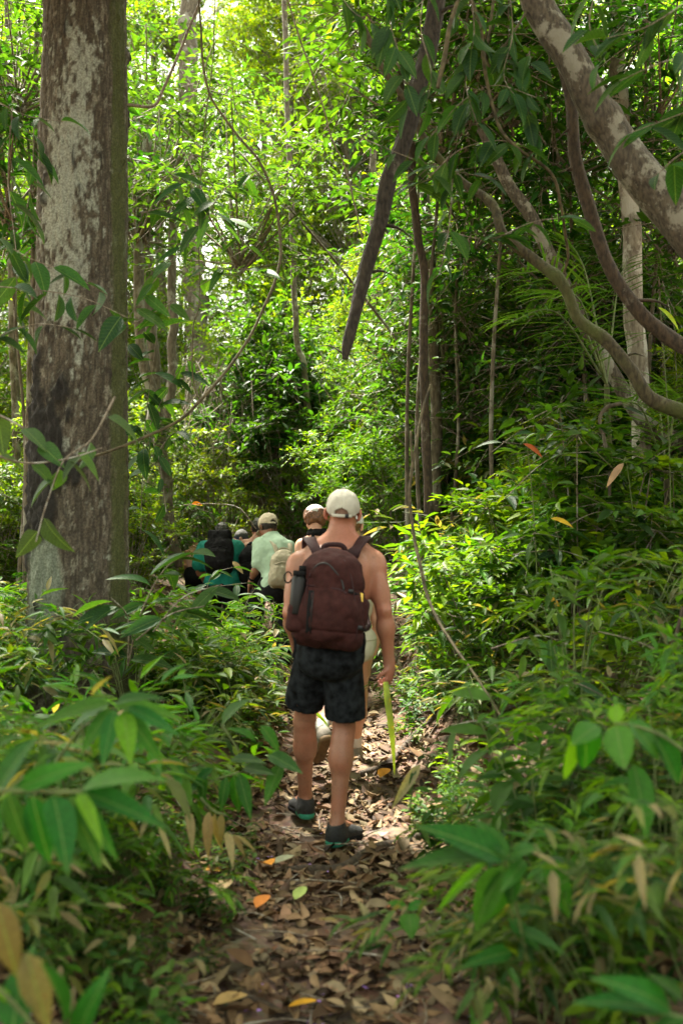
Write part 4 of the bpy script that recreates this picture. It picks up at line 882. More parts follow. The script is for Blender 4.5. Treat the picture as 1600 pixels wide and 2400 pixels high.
def thin(acc, A, B, r, col=(1, 1, 1), m=1, sag=0.0):
    """many 3-sided sticks from A to B"""
    k = len(A); d = norm(B - A); s1 = norm(np.cross(d, [.3, .2, 1.0])); s2 = np.cross(d, s1); mid = (A + B) / 2 - np.array([0, 0, 1.0]) * np.reshape(sag, (-1, 1)) * .25
    th = [0, 2.09, 4.19]; ring = lambda P, q: np.stack([P + (s1 * math.cos(a) + s2 * math.sin(a)) * q for a in th], 1)
    r = np.broadcast_to(r, (k,))[:, None]
    V = np.concatenate([ring(A, r), ring(mid, r * .8), ring(B, r * .45)], 1).reshape(-1, 3)
    q = np.array([(a + o, (a + 1) % 3 + o, (a + 1) % 3 + o + 3, a + o + 3) for o in (0, 3) for a in range(3)])
    acc.add(V, Q=(q[None] + (np.arange(k) * 9)[:, None, None]).reshape(-1, 4), col=col, m=m)

def crown_mesh(seed, nc, Rad, L, W, cols, ntw=15, nl=10, tpl=TPL3, cr=.62, mat_='leaf_far', name='crown'):
    R = np.random.default_rng(seed); acc = Acc()
    u = R.normal(size=(nc, 3)); u = norm(u) * (R.uniform(.15, 1, (nc, 1)) ** .5); C = u * np.array(Rad)
    C += .25 * np.array(Rad) * np.stack([vnoise(C * 1.1), vnoise(C * 1.1 + 9), vnoise(C * 1.1 + 18)], -1)
    for c in C:
        k = ntw; r_ = cr * R.uniform(.6, 1.3); d = norm(R.normal(size=(k, 3)) * [1, 1, .45]); base = c + d * r_ * .15 + R.normal(0, .06, (k, 3)); ln = r_ * R.uniform(.6, 1.15, k)
        twig_leaves(R, acc, base, d, ln, nl, L, W, cols, tpl, droopy=.14, jit=.38, upn=.4)
        thin(acc, base, base + d * ln[:, None] - np.array([0, 0, 1]) * (.28 * ln)[:, None], .006, m=1)
    o = np.array([0, 0, -Rad[2] * .8]); thin(acc, np.tile(o, (nc, 1)) + R.normal(0, .05, (nc, 3)), C, .018, m=1)
    return acc.mesh(name, [M[mat_], M['twig']])
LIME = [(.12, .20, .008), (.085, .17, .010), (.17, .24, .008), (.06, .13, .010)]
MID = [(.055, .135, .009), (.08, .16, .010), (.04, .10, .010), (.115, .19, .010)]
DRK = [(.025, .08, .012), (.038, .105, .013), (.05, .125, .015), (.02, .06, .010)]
crowns = {
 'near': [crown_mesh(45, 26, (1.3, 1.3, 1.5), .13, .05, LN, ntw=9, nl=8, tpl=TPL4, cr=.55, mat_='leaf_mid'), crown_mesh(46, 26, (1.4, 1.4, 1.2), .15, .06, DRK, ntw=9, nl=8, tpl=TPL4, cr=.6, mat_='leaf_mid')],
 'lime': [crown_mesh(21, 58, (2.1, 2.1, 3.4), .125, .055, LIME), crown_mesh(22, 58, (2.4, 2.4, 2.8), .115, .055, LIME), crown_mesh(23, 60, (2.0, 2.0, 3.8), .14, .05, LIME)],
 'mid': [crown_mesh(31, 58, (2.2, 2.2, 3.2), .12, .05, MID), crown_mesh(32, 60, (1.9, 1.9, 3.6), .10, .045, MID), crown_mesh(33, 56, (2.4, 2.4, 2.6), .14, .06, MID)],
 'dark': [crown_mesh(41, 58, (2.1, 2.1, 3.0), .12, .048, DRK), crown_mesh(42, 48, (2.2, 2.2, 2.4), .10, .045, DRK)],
}
def trunk_mesh(seed, H, r, lean=.25, mat_='bark_far', sides=9, limbs=4):
    R = random.Random(seed); acc = Acc(); pts = [(0, 0, -.4)]; x = y = 0
    for k in range(1, 7): x += R.gauss(0, lean * H * .05); y += R.gauss(0, lean * H * .05); pts.append((x, y, H * k / 6))
    P = spline(pts, 22); tube(acc, P, [r * 1.5, r * 1.05, r * .95, r * .8, r * .6, r * .35], sides, rough=.12, freq=(1.5, 2), seed=seed)
    for k in range(limbs):
        i = R.randint(8, 20); b = P[i]; a = R.uniform(0, 6.28); l = R.uniform(.12, .22) * H; d = np.array([math.cos(a), math.sin(a), R.uniform(.4, 1.1)])
        tube(acc, spline([b, b + d * l * .5 + [0, 0, -.05 * l], b + d * l], 8), [r * .45, r * .3, r * .12], 6, rough=.1, freq=(1, 2), seed=k)
    return acc.mesh('trunk', M[mat_])
trunks = [trunk_mesh(i, 8, .085 + .03 * (i % 3)) for i in range(5)]
LBL = {'lime': 'yellow-green tree far behind the walkers where the canopy is brightest', 'mid': 'fresh green tree standing in the forest behind the walkers', 'dark': 'dark green tree standing in the denser forest behind'}
GRP = {'lime': 'bright trees behind the walkers', 'mid': 'green trees behind the walkers', 'dark': 'dark trees in the dense forest'}
def place_tree(x, y, kind, zs, sc=1.0, R=random, label=None, cat='tree', group=None, tr=True):
    D_near = abs(x + .03 * y) < .2 * y and y < 28
    z0 = tz(x, y); t = empty('tree', (x, y, z0), R.uniform(0, 6.28)); tag(t, label or LBL[kind], cat, group or GRP[kind])
    top = max(zs) - z0 + 1.0
    if tr:
        o = bpy.data.objects.new('trunk', R.choice(trunks)); COL.objects.link(o); o.parent = t; s = top / 8.0; q_ = .35 if D_near else max(.45, s * .5); o.scale = (q_, q_, s)
    for z in zs:
        o = bpy.data.objects.new('crown', R.choice(crowns[kind])); COL.objects.link(o); o.parent = t; o.location = (R.uniform(-.3, .3), R.uniform(-.3, .3), z - z0); o.rotation_euler = (0, 0, R.uniform(0, 6.28)); s = sc * R.uniform(.9, 1.15); o.scale = (s, s, s * R.uniform(.8, 1.1))
    return t
RT = random.Random(5)
def in_gap(px, py, rad):   # opening of bright sky above the middle of the picture
    return abs(px - 505) < 32 + rad * .46 and py < 100 + rad * .55
rows = [(13.5, 2), (16, 4), (19, 5), (22.5, 6), (26.5, 7), (31, 8), (38, 9), (48, 10)]
for D, n in rows:
    half = D * .343 * 1.25 + 1.5; ztop = CAM_Z + (1277 / FPX) * D
    for k in range(n):
        x = -half + 2 * half * (k + RT.uniform(.15, .85)) / n; y = D + RT.uniform(-1.3, 1.3)
        px = 800 + x / y * FPX
        zs = []; z = tz(x, y) + RT.uniform(1.2, 2.4)
        sc = 1.0 if D < 24 else 1.2 if D < 35 else 1.6
        while z < ztop + 2:
            p = proj((x, y, z)); rad = 2.2 * sc / y * FPX
            low_block = (D < 18 and 380 - rad < px < 960 + rad and (p[1] + rad * 1.2 > 1130 or D < 15))
            light_gap = 17.5 < y < 25 and z > 4.8 and px < 1500 or y <= 17.5 and z > 5.2 and px < 1500 and RT.random() < .6     # crowns left out to let light down behind the walkers
            if not light_gap and not in_gap(px, p[1], rad) and not low_block and RT.random() < (.85 if z < 7 else .62 if D < 26 else .74): zs.append(z)
            z += RT.uniform(2.6, 4.2) * sc
        if not zs: continue
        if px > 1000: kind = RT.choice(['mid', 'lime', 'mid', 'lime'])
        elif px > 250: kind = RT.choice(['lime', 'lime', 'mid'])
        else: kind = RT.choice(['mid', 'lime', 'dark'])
        dist = 'nearest row' if y < 18 else 'middle distance' if y < 29 else 'far back'
        where = 'at the left edge' if px < 60 else 'behind the big trunk' if px < 310 else 'beside the bright sky gap' if px < 560 else 'right of the looping liana' if px < 740 else 'behind the dead branch' if px < 920 else 'behind the crossing lianas' if px < 1250 else 'behind the palm' if px < 1450 else 'at the right edge'
        desc = {'lime': 'yellow-green', 'mid': 'fresh green', 'dark': 'dark green'}[kind]
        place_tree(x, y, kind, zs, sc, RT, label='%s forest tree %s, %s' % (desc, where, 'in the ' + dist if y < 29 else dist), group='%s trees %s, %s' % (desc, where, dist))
# low bushes filling the forest behind, seen between the trunks
def bush_mesh(seed, cols, L, W, Rad=(.8, .8, .7), nc=14, tpl=TPL4, mat_='leaf_mid', ntw=9, nl=8):
    R = np.random.default_rng(seed); acc = Acc(); u = norm(R.normal(size=(nc, 3))) * R.uniform(.3, 1, (nc, 1)); C = u * np.array(Rad) + [0, 0, Rad[2] * 1.05]
    for c in C:
        d = norm(R.normal(size=(ntw, 3)) * [1, 1, .5] + [0, 0, .15]); ln = R.uniform(.22, .42, ntw)
        twig_leaves(R, acc, c + 0 * d, d, ln, nl, L, W, cols, tpl, droopy=.12, jit=.35, upn=.4); thin(acc, c + 0 * d, c + d * ln[:, None] - np.array([0, 0, 1]) * (.3 * ln)[:, None], .004, m=1)
    thin(acc, R.normal(0, .08, (nc, 3)) * [1, 1, 0] - [0, 0, .1], C, .010, m=1); return acc.mesh('foliage', [M[mat_], M['twig']])
BIGB = [bush_mesh(80, MID, .11, .042, (1.5, 1.5, 1.3), 46, ntw=11), bush_mesh(81, DRK, .10, .042, (1.6, 1.6, 1.2), 46, ntw=11), bush_mesh(82, LIME, .10, .04, (1.4, 1.4, 1.4), 44, ntw=11)]
bushes = [bush_mesh(50, MID, .13, .05), bush_mesh(51, DRK, .11, .05), bush_mesh(52, MID, .16, .06, (1.0, 1.0, .9), 18), bush_mesh(53, LIME, .12, .05), bush_mesh(54, DRK, .15, .06, (.9, .9, 1.2), 18)]
def cane_mesh(seed, cols, ns=9, h=1.0, L=.19, W=.046, nl=6, spread=.6, tpl=TPL4, side=3, mat_='leaf_mid'):
    """arching canes with side twigs of narrow leaves"""
    R = np.random.default_rng(seed); acc = Acc()
    for s_ in range(ns):
        a = R.uniform(0, 6.28); hh = h * R.uniform(.55, 1.1); out = spread * R.uniform(.3, 1.0)
        pts = [np.array([R.normal(0, .05), R.normal(0, .05), -.08]), np.array([math.cos(a) * out * .3, math.sin(a) * out * .3, hh * .6]), np.array([math.cos(a) * out * .8, math.sin(a) * out * .8, hh]), np.array([math.cos(a) * out * 1.5, math.sin(a) * out * 1.5, hh * .92])]
        P = spline(pts, 9); tube(acc, P, [.005, .003, .0015], 4, col=(.12, .15, .05), m=1, cap=False)
        ix = R.integers(3, 9, side); b = P[ix]; d = norm(np.stack([np.cos(a + R.normal(0, .9, side)), np.sin(a + R.normal(0, .9, side)), R.uniform(-.1, .5, side)], -1)); ln = R.uniform(.16, .34, side)
        twig_leaves(R, acc, b, d, ln, nl, L, W, cols, tpl, droopy=.12, jit=.28, alt=.75, upn=.2); twig_leaves(R, acc, P[-1:], (P[-1] - P[-3])[None], np.array([.2]), nl, L, W, cols, tpl, droopy=.12, jit=.25, alt=.7)
        thin(acc, b, b + d * ln[:, None] - np.array([0, 0, 1]) * (.35 * ln)[:, None], .0025, m=1)
    return acc.mesh('foliage', [M[mat_], M['stem']])
def broad_mesh(seed, cols, ns=7, h=.7, L=.17, W=.06, nl=7, tpl=TPL5, mat_='leaf_mid', spread=.35):
    """upright herb: leafy stems with alternate broad leaves"""
    R = np.random.default_rng(seed); acc = Acc()
    for s_ in range(ns):
        a = R.uniform(0, 6.28); hh = h * R.uniform(.5, 1.1); o = spread * R.uniform(.2, 1); top = np.array([math.cos(a) * o, math.sin(a) * o, hh]); P = spline([(0, 0, -.08), top * [.35, .35, .55], top], 8)
        tube(acc, P, [.005, .003, .002], 4, col=(.12, .15, .05), m=1, cap=False)
        t = np.linspace(.3, 1, nl); pos = np.stack([np.interp(t, np.linspace(0, 1, 8), P[:, k]) for k in range(3)], -1); an = np.arange(nl) * 2.4 + R.uniform(0, 6); dr = np.stack([np.cos(an), np.sin(an), R.normal(.12, .25, nl)], -1)
        LL = L * R.uniform(.6, 1.2, nl); put_leaves(acc, pos, dr, np.array([0, 0, 1.]) + R.normal(0, .25, (nl, 3)), LL, W / L * LL * R.uniform(.85, 1.2, nl), mixcol(R, nl, cols), tpl, dvar=R.uniform(.4, 2, nl))
    return acc.mesh('foliage', [M[mat_], M['stem']])
OLV = [(.045, .12, .018), (.20, .17, .09), (.05, .11, .02), (.07, .14, .025), (.03, .085, .02), (.08, .14, .03), (.12, .14, .04)]
FRE = [(.055, .16, .012), (.09, .20, .012), (.035, .12, .015), (.07, .15, .015)]
canes = [cane_mesh(60, OLV), cane_mesh(61, FRE, 10, 1.1, .20, .048), cane_mesh(62, OLV, 8, .7, .16, .042), cane_mesh(63, MID, 10, .9, .15, .04, 7)]
broads = [broad_mesh(70, MID), broad_mesh(71, OLV, 8, .6, .14, .055, 8), broad_mesh(72, DRK, 7, .8, .19, .065), broad_mesh(73, FRE, 6, .5, .12, .05), broad_mesh(74, OLV, 9, .45, .16, .05, 6)]
KINDS = {
 'big': (BIGB, 'rounded bush of small green leaves', 'large bushes in the undergrowth', 'bush', 2.4),
 'bush': (bushes, 'small-leaved green bush in the undergrowth', 'bushes in the undergrowth', 'bush', .95),
 'cane': (canes, 'clump of arching canes with narrow leaves on the bank', 'narrow-leaved canes beside the path', 'plant', 1.0),
 'broad': (broads, 'low leafy plant with pointed oval leaves beside the path', 'broad-leaved herbs beside the path', 'plant', .7)}
ytop_px = [(-200, 1330), (60, 1380), (250, 1420), (330, 1330), (430, 1330), (470, 1395), (600, 1440), (690, 1480), (880, 1400), (925, 1200), (960, 1080), (1060, 960), (1200, 860), (1400, 780), (1700, 680)]
def ytop(px): return float(np.interp(px, [a for a, b in ytop_px], [b for a, b in ytop_px]))
count = {'big': 0, 'bush': 0, 'cane': 0, 'broad': 0}
def shrub(x, y, kind, R, sc=1.0, idx=None):
    ms, lab, grp, cat, nat = KINDS[kind]; z0 = tz(x, y); me = ms[idx if idx is not None else R.randrange(len(ms))]
    t = empty('bush', (x, y, z0), R.uniform(0, 6.28))
    t.name = {'bush': 'bush', 'big': 'bush', 'cane': 'cane_clump', 'broad': 'herb'}[kind]
    side = 'left' if x < path_x(y) else 'right'; px = 800 + x / y * FPX
    base = {'bush': 'small-leaved bush', 'big': 'rounded small-leaved bush', 'cane': 'narrow-leaved cane clump', 'broad': 'low oval-leaved herb'}[kind]
    if y > 12: where = 'in the undergrowth beyond the walkers, ' + ('behind the big trunk' if px < 330 else 'straight behind the walkers' if px < 760 else 'behind the shirtless man' if px < 950 else 'below the palm fronds' if px < 1350 else 'toward the right edge')
    else:
        where = '%s of the path, ' % side + ('close to the camera' if y < 4.4 else 'level with the shirtless man' if y < 6.6 else 'level with the walkers ahead' if y < 9.5 else 'just short of the last walkers')
        if abs(px - 800) > 560: where += ', near picture edge'
    tag(t, base + ' ' + where, cat, {'bush': 'bushes', 'big': 'large bushes', 'cane': 'cane clumps', 'broad': 'low herbs'}[kind] + ' ' + where)
    o = bpy.data.objects.new('foliage', me); COL.objects.link(o); o.parent = t; o.scale = (sc, sc, sc * R.uniform(.85, 1.15)); o['kind'] = 'stuff'
    t.rotation_euler.x = R.gauss(0, .1); t.rotation_euler.y = R.gauss(0, .1); count[kind] += 1; return t
RS = random.Random(9)
def fits(x, y, h, rad):
    """largest scale that keeps the plant below the sight lines to the walkers"""
    z0 = tz(x, y); px = 800 + x / y * FPX; rp = rad / y * FPX; yt = max(ytop(px - rp * .6), ytop(px), ytop(px + rp * .6)); zmax = CAM_Z + (1277 - yt) / FPX * y
    return (zmax - z0) / h
def scatter(n, side, yr, kinds, dmin, dmax, scr=(.7, 1.25), power=1.0):
    made = 0; tries = 0
    while made < n and tries < n * 6:
        tries += 1; y = yr[0] + (yr[1] - yr[0]) * RS.random() ** power; d = dmin + (dmax - dmin) * RS.random(); x = float(path_x(y)) + side * d
        px = 800 + x / y * FPX
        if px < -350 or px > 1950: continue
        kind = RS.choice(kinds); nat = KINDS[kind][4]; sc = RS.uniform(*scr)
        rad = {'big': 1.9, 'bush': .9, 'cane': .75, 'broad': .4}[kind]; f = fits(x, y, nat * {'big': 1.15, 'bush': 1.9, 'cane': 1.0, 'broad': 1.0}[kind], rad)
        sc = min(sc, f)
        # keep plants from spreading over the path
        room = (d - .30) / rad
        sc = min(sc, max(room, .0))
        if sc < .28: continue
        shrub(x, y, kind, RS, sc); made += 1
    return made
scatter(75, 1, (3.2, 7.5), ['broad', 'cane', 'broad'], .55, 3.0, (.45, .9))
scatter(80, 1, (6.2, 12.5), ['cane', 'bush', 'broad', 'bush', 'broad'], .55, 3.6, (.6, 1.1))
scatter(44, 1, (8, 14), ['big', 'big', 'bush'], 1.2, 6, (.8, 1.3))
scatter(26, 1, (2.5, 4.4), ['broad'], .62, 1.7, (.3, .6))
scatter(30, -1, (2.5, 4.2), ['broad', 'cane'], .72, 1.7, (.3, .6))
scatter(70, -1, (3.2, 7.2), ['broad', 'broad', 'cane'], .5, 2.8, (.4, .8))
scatter(60, -1, (5.6, 12), ['broad', 'cane', 'bush'], .55, 4.5, (.5, 1.1))
scatter(32, 1, (3.6, 12), ['broad'], .34, .8, (.3, .5))
scatter(32, -1, (3.4, 12), ['broad'], .34, .8, (.3, .5))
# low plants hiding the legs of the walkers ahead
for k in range(64):
    px = RS.uniform(425, 668); y = RS.uniform(6.0, 9.2); x = (px - 800) / FPX * y; z0 = tz(x, y); kd = RS.choice(['broad', 'broad', 'cane'])
    ytp = max(RS.uniform(1400, 1560), 1380 if px < 560 else 1425 if px < 610 else 1450); h = (CAM_Z + (1277 - ytp) / FPX * y) - z0; sc = h / KINDS[kd][4]
    if sc < .25 or x + (.4 if kd == 'broad' else .75) * min(sc, .8) > -.22: continue
    shrub(x, y, kd, RS, min(sc, .85))
for k in range(46):
    px = RS.uniform(1180, 1640); y = RS.uniform(2.5, 3.9); x = (px - 800) / FPX * y; shrub(x, y, RS.choice(['broad', 'broad', 'cane']), RS, RS.uniform(.3, .55))
for k in range(22):
    px = RS.uniform(-40, 400); y = RS.uniform(2.5, 3.6); x = (px - 800) / FPX * y; shrub(x, y, 'broad', RS, RS.uniform(.3, .5))
for k in range(16):
    shrub(RS.uniform(.40, .66), RS.uniform(4.5, 7.2), 'broad', RS, RS.uniform(.28, .45))
for px, y, sc in ((900, 12.4, .62), (945, 11.4, .60), (990, 12.8, .75), (870, 13.6, .6), (1040, 11.6, .75), (930, 14.4, .8), (790, 14.6, .6)):
    shrub((px - 800) / FPX * y, y, 'big', RS, sc, idx=0)
# beyond the walkers: undergrowth closing the view
for k in range(120):
    y = 15.2 + 13 * RS.random() ** 1.2; x = RS.uniform(-.40, .42) * y
    kk = RS.choice(['big', 'big', 'big', 'cane']); shrub(x, y, kk, RS, RS.uniform(.7, 1.25), idx=RS.choice([0, 2]) if kk == 'big' and x < .1 * y else None)
for k in range(26):
    y = RS.uniform(12.4, 15.5); x = RS.uniform(-.03, .35) * y
    shrub(x, y, 'big', RS, RS.uniform(.55, .85))
for k in range(14):
    y = RS.uniform(11, 15.5); x = RS.uniform(-.37, -.20) * y
    shrub(x, y, 'big', RS, RS.uniform(.55, .85))
# canopy crowns added overhead to shade the ground; their lower fringe hangs into the top of the picture
for x, y, z, kd, sc in ((3.4, 4.6, 6.4, 'dark', .8), (-4.4, 2.0, 7.5, 'mid', 1.0), (-6.5, 11, 5.5, 'mid', 1.1), (4.6, 1.2, 6.6, 'dark', 1.1), (-2.4, 5.2, 8.2, 'mid', 1.0), (-4.3, 6.4, 8.4, 'mid', 1.0), (-.4, 6.8, 9.0, 'mid', 1.0), (.6, 5.0, 8.4, 'mid', .9),  (-6.5, -1.0, 7.5, 'mid', 1.2), (7.6, -1.5, 7.5, 'mid', 1.2), (-7.2, 4.6, 6.5, 'mid', 1.1)):
    xt = x + (1.2 if x > 0 else -1.2) * (2.4 if abs(x) < 3 else .5)
    place_tree(x if abs(x) > 3 else x, y, kd, [z], sc, RT, label='leafy canopy tree added overhead to shade the ground along the path', group='added shade trees over the path', tr=abs(x) > 5 and y < 2)

# slim trees close behind the first row: their leafy tops fill the upper half of the picture
for px, py, D, kd in ((560, 420, 10.5, 0), (30, 330, 9.5, 1), (40, 60, 9, 1), (1050, 120, 8.6, 1), (1200, 60, 8.2, 1), (1330, 220, 8.4, 1), (1520, 120, 8.0, 1), (1580, 380, 8.4, 1), (1100, 420, 9.6, 1), (1330, 480, 9.6, 0), (1240, 640, 10.5, 1), (1040, 640, 11.0, 0), (1420, 700, 10.0, 1), (1570, 640, 9.4, 0), (1010, 20, 9.0, 0), (1050, 930, 11.5, 0), (1150, 800, 11, 0), (1260, 880, 10.5, 0), (1010, 780, 12.5, 0), (1120, 640, 11.5, 0), (1350, 900, 9.8, 0), (1450, 800, 9.6, 0), (1560, 860, 9.2, 0), (1200, 480, 10.5, 0), (1480, 520, 9.8, 0), (1000, 560, 13, 2), (1090, 700, 12.5, 2), (1280, 700, 12, 2), (1030, 860, 13, 2), (1130, 900, 12.5, 2), (1240, 780, 12, 2), (1350, 780, 11.5, 2), (1480, 680, 11.5, 2), (950, 700, 14, 2), (900, 860, 14.5, 2)):
    c = at(px, py, D); z0 = tz(c.x, D); t = empty('tree', (c.x, D, z0), RT.uniform(0, 6.28)); z = c.z
    where = 'left of the big trunk' if px < 60 else 'by the looping liana' if px < 740 else 'behind the dead branch' if px < 920 else 'right of the dead branch' if px < 1075 else 'above the right bank' if px < 1200 else 'behind the mossy branch' if px < 1300 else 'behind the palm' if px < 1420 else 'beside the slim pale trunk' if px < 1530 else 'at the right edge'
    hgt = 'high up' if py < 200 else 'fairly high' if py < 500 else 'halfway up' if py < 750 else 'low down'
    desc = ('fresh green', 'dark green', 'bright leafy')[kd]
    tag(t, 'slim %s tree %s, leafing out %s' % (desc, where, hgt), 'tree', 'slim %s trees %s, %s' % (desc, where, hgt))
    bpx = px + RT.uniform(-60, 160) if px < 330 or px > 950 else (300 if px < 560 else 1060); yb = D + .8; xb = (bpx - 800) / FPX * yb; zb = tz(xb, yb); ac = Acc()
    tube(ac, spline([(xb, yb, zb - .2), (xb + RT.uniform(-.35, .35), yb - .1, zb + (c.z - zb) * .35), (xb + (c.x - xb) * .45, yb - .4, zb + (c.z - zb) * .72), (c.x, D, c.z + .3)], 26), [.026, .019, .015, .009], 8, rough=.14, freq=(1, 3), seed=int(px)); link('trunk', ac.mesh('trunk', M['bark_far']), t)
    h = 1
    o = bpy.data.objects.new('crown', crowns['near'][kd] if kd < 2 else crowns['lime'][int(px) % 2]); COL.objects.link(o); o.parent = t; o.location.z = c.z - z0; q = RT.uniform(.75, 1.0) * (1 if kd < 2 else .55); o.scale = (q, q, q)  # lime crowns brighten the shaded right-hand hollow through leaf colour
# ---------------- individual trees and lianas
def pxpath(pts): return [at(x, y, D) for x, y, D in pts]
def tree_tube(name, label, pts, rad, mat_, cat='tree', sides=18, n=90, rough=.16, part='trunk', freq=(1.2, 3), seed=1, knots=()):
    P = spline(pxpath(pts), n); root = empty(name, tuple(P[-1] if P[-1][2] < P[0][2] else P[0])); tag(root, label, cat)
    acc = Acc(); rr = np.interp(np.linspace(0, 1, n), np.linspace(0, 1, len(rad)), rad)
    for t, amp, w_ in knots: rr = rr * (1 + amp * np.exp(-((np.linspace(0, 1, n) - t) / w_) ** 2))
    P = P + .42 * rr[:, None] * np.stack([vnoise(P * 3 + seed), vnoise(P * 3 + seed + 5), vnoise(P * 3 + seed + 9)], -1)
    tube(acc, P, rr, sides, rough=rough, freq=freq, seed=seed)
    if cat in ('branch', 'liana'):
        Rb = random.Random(seed)
        for _ in range(9):
            i = Rb.randrange(8, n - 3); a = Rb.uniform(0, 6.28); d = np.array([math.cos(a), .4 * math.sin(a), Rb.uniform(-.7, .7)]); l = Rb.uniform(.05, .30)
            tube(acc, spline([P[i], P[i] + d * l * .5 + [0, 0, .01], P[i] + d * l + [Rb.gauss(0, .03), 0, -.03]], 6), [rr[i] * .35, rr[i] * .2, .002], 5)
    link(part, acc.mesh(part, M[mat_]), root); return root, P

# the big trunk on the left: dense mesh with real bark relief
def big_trunk():
    D = 7.0; n, sd_ = 900, 210
    base = at(190, 1560, D); root = empty('tree', (base.x, D, tz(base.x, D))); tag(root, 'massive tree trunk with pale lichen patches at the left edge of the scene', 'tree')
    zz = np.linspace(tz(base.x, D) - .3, 12.5, n)
    zr = [1.5 + (1277 - p) / 333.3 for p in (1600, 1500, 1250, 900, 500, 0, -2600)]
    cx = np.interp(zz, zr, [(v - 800) / 333.3 for v in (186, 186, 187, 188, 187, 190, 196)]); rad = np.interp(zz, zr, [.40, .358, .335, .318, .318, .292, .24])
    th = np.linspace(0, 2 * math.pi, sd_, endpoint=False); TH, ZZ = np.meshgrid(th, zz); R0 = np.repeat(rad[:, None], sd_, 1)
    U = np.stack([np.cos(TH) * 2.2, np.sin(TH) * 2.2, ZZ * 1.1], -1); big = fbm(U, 3)
    ft = TH + .10 * vnoise(np.stack([np.cos(TH) * 2, np.sin(TH) * 2, ZZ * 2.2], -1))
    fis = fbm(np.stack([np.cos(ft) * 15, np.sin(ft) * 15, ZZ * 8], -1), 3); fine = fbm(np.stack([np.cos(TH) * 34, np.sin(TH) * 34, ZZ * 14], -1), 3)
    ridg = 1 - np.abs(fis) * 2.2
    flare = sm(1.2, .0, ZZ - .2) * .04 * np.sin(TH * 5 + .7)
    # dark crusty lump on the lower left
    ang0 = math.radians(228); da = (TH - ang0 + math.pi) % (2 * math.pi) - math.pi; zc = 1.5 + (1277 - 1090) / 333.3
    lump = np.exp(-(da / .75) ** 2 - ((ZZ - zc) / .56) ** 2 * 1.0) ; edge = lump + .55 * fbm(np.stack([np.cos(TH) * 5, np.sin(TH) * 5, ZZ * 5], -1), 3); lm = sm(.24, .38, edge)
    r_ = R0 * (1 + .035 * big + flare) - .016 * np.clip(ridg - .2, 0, 1) + .007 * fine + lm * (.026 + .035 * fbm(np.stack([np.cos(TH) * 18, np.sin(TH) * 18, ZZ * 16], -1), 3))
    V = np.stack([cx[:, None] + r_ * np.cos(TH), D + r_ * np.sin(TH), ZZ], -1).reshape(-1, 3)
    # colour of the bark itself: brown, pale lichen, grey-green crust, moss on the right edge
    br = np.array([.072, .058, .041]); pale = np.array([.12, .105, .08]); c = br + (pale - br) * sm(-.4, .7, fine)[..., None]
    c = c * (1 - .45 * sm(.35, .9, ridg))[..., None]
    flecks = sm(.28, .42, fbm(np.stack([np.cos(TH) * 13, np.sin(TH) * 13, ZZ * 19 + 30], -1), 4)); c = c + (np.array([.27, .26, .21]) - c) * (flecks * .5)[..., None]
    zl = 1.5 + (1277 - 480) / 333.3; a2 = math.radians(262); d2 = (TH - a2 + math.pi) % (2 * math.pi) - math.pi
    li = np.exp(-((d2 - .12 * np.sin((ZZ - zl) * 2)) / .58) ** 2 - ((ZZ - zl) / 1.15) ** 4) + .75 * fbm(np.stack([np.cos(TH) * 4.0, np.sin(TH) * 4.0, ZZ * 5.5 + 3], -1), 3) + .85 * fbm(np.stack([np.cos(TH) * 16, np.sin(TH) * 16, ZZ * 24], -1), 3)
    lim = sm(.40, .80, li); c = c + (np.array([.27, .29, .25]) * (1 + .2 * fine[..., None]) - c) * lim[..., None]
    zg = 1.5 + (1277 - 1400) / 333.3; d3 = (TH - math.radians(235) + math.pi) % (2 * math.pi) - math.pi
    gr = np.exp(-(d3 / .5) ** 2 - ((ZZ - zg) / .62) ** 4) + .45 * fbm(np.stack([np.cos(TH) * 5, np.sin(TH) * 5, ZZ * 4 + 8], -1), 4); gm = sm(.3, .6, gr); c = c + (np.array([.16, .19, .15]) - c) * (gm * .8)[..., None]
    c = c + (np.array([.016, .014, .012]) - c) * lm[..., None]
    dr_ = (TH - math.radians(340) + math.pi) % (2 * math.pi) - math.pi; mo = np.exp(-(dr_ / .42) ** 2) + .3 * fbm(np.stack([np.cos(TH) * 8, np.sin(TH) * 8, ZZ * 3], -1), 3); mm = sm(.5, .8, mo); c = c + (np.array([.06, .075, .018]) - c) * (mm * .8)[..., None]
    c = np.clip(c, .01, .7).reshape(-1, 3); i = np.arange(n - 1)[:, None] * sd_; j = np.arange(sd_)[None]; k = (j + 1) % sd_
    acc = Acc(); acc.add(V, Q=np.stack([i + j, i + k, i + sd_ + k, i + sd_ + j], -1).reshape(-1, 4), col=c)
    m, nt, b = mat('big_bark'); at_ = N(nt, 'ShaderNodeAttribute', attribute_name='col'); tc = N(nt, 'ShaderNodeTexCoord'); n1 = N(nt, 'ShaderNodeTexNoise'); n1.inputs['Scale'].default_value = 70; n1.inputs['Detail'].default_value = 6; nt.links.new(tc.outputs['Object'], n1.inputs['Vector'])
    r = ramp(nt, [(.35, (.6, .58, .55)), (.65, (1.25, 1.25, 1.25))]); nt.links.new(n1.outputs[0], r.inputs[0]); nt.links.new(mixc(nt, at_.outputs['Color'], r.outputs[0], .9, 'MULTIPLY'), b.inputs['Base Color']); b.inputs['Roughness'].default_value = .92
    bp = N(nt, 'ShaderNodeBump'); bp.inputs['Strength'].default_value = .6; bp.inputs['Distance'].default_value = .006; nt.links.new(n1.outputs[0], bp.inputs['Height']); nt.links.new(bp.outputs[0], b.inputs['Normal'])
    link('trunk', acc.mesh('trunk', m), root)
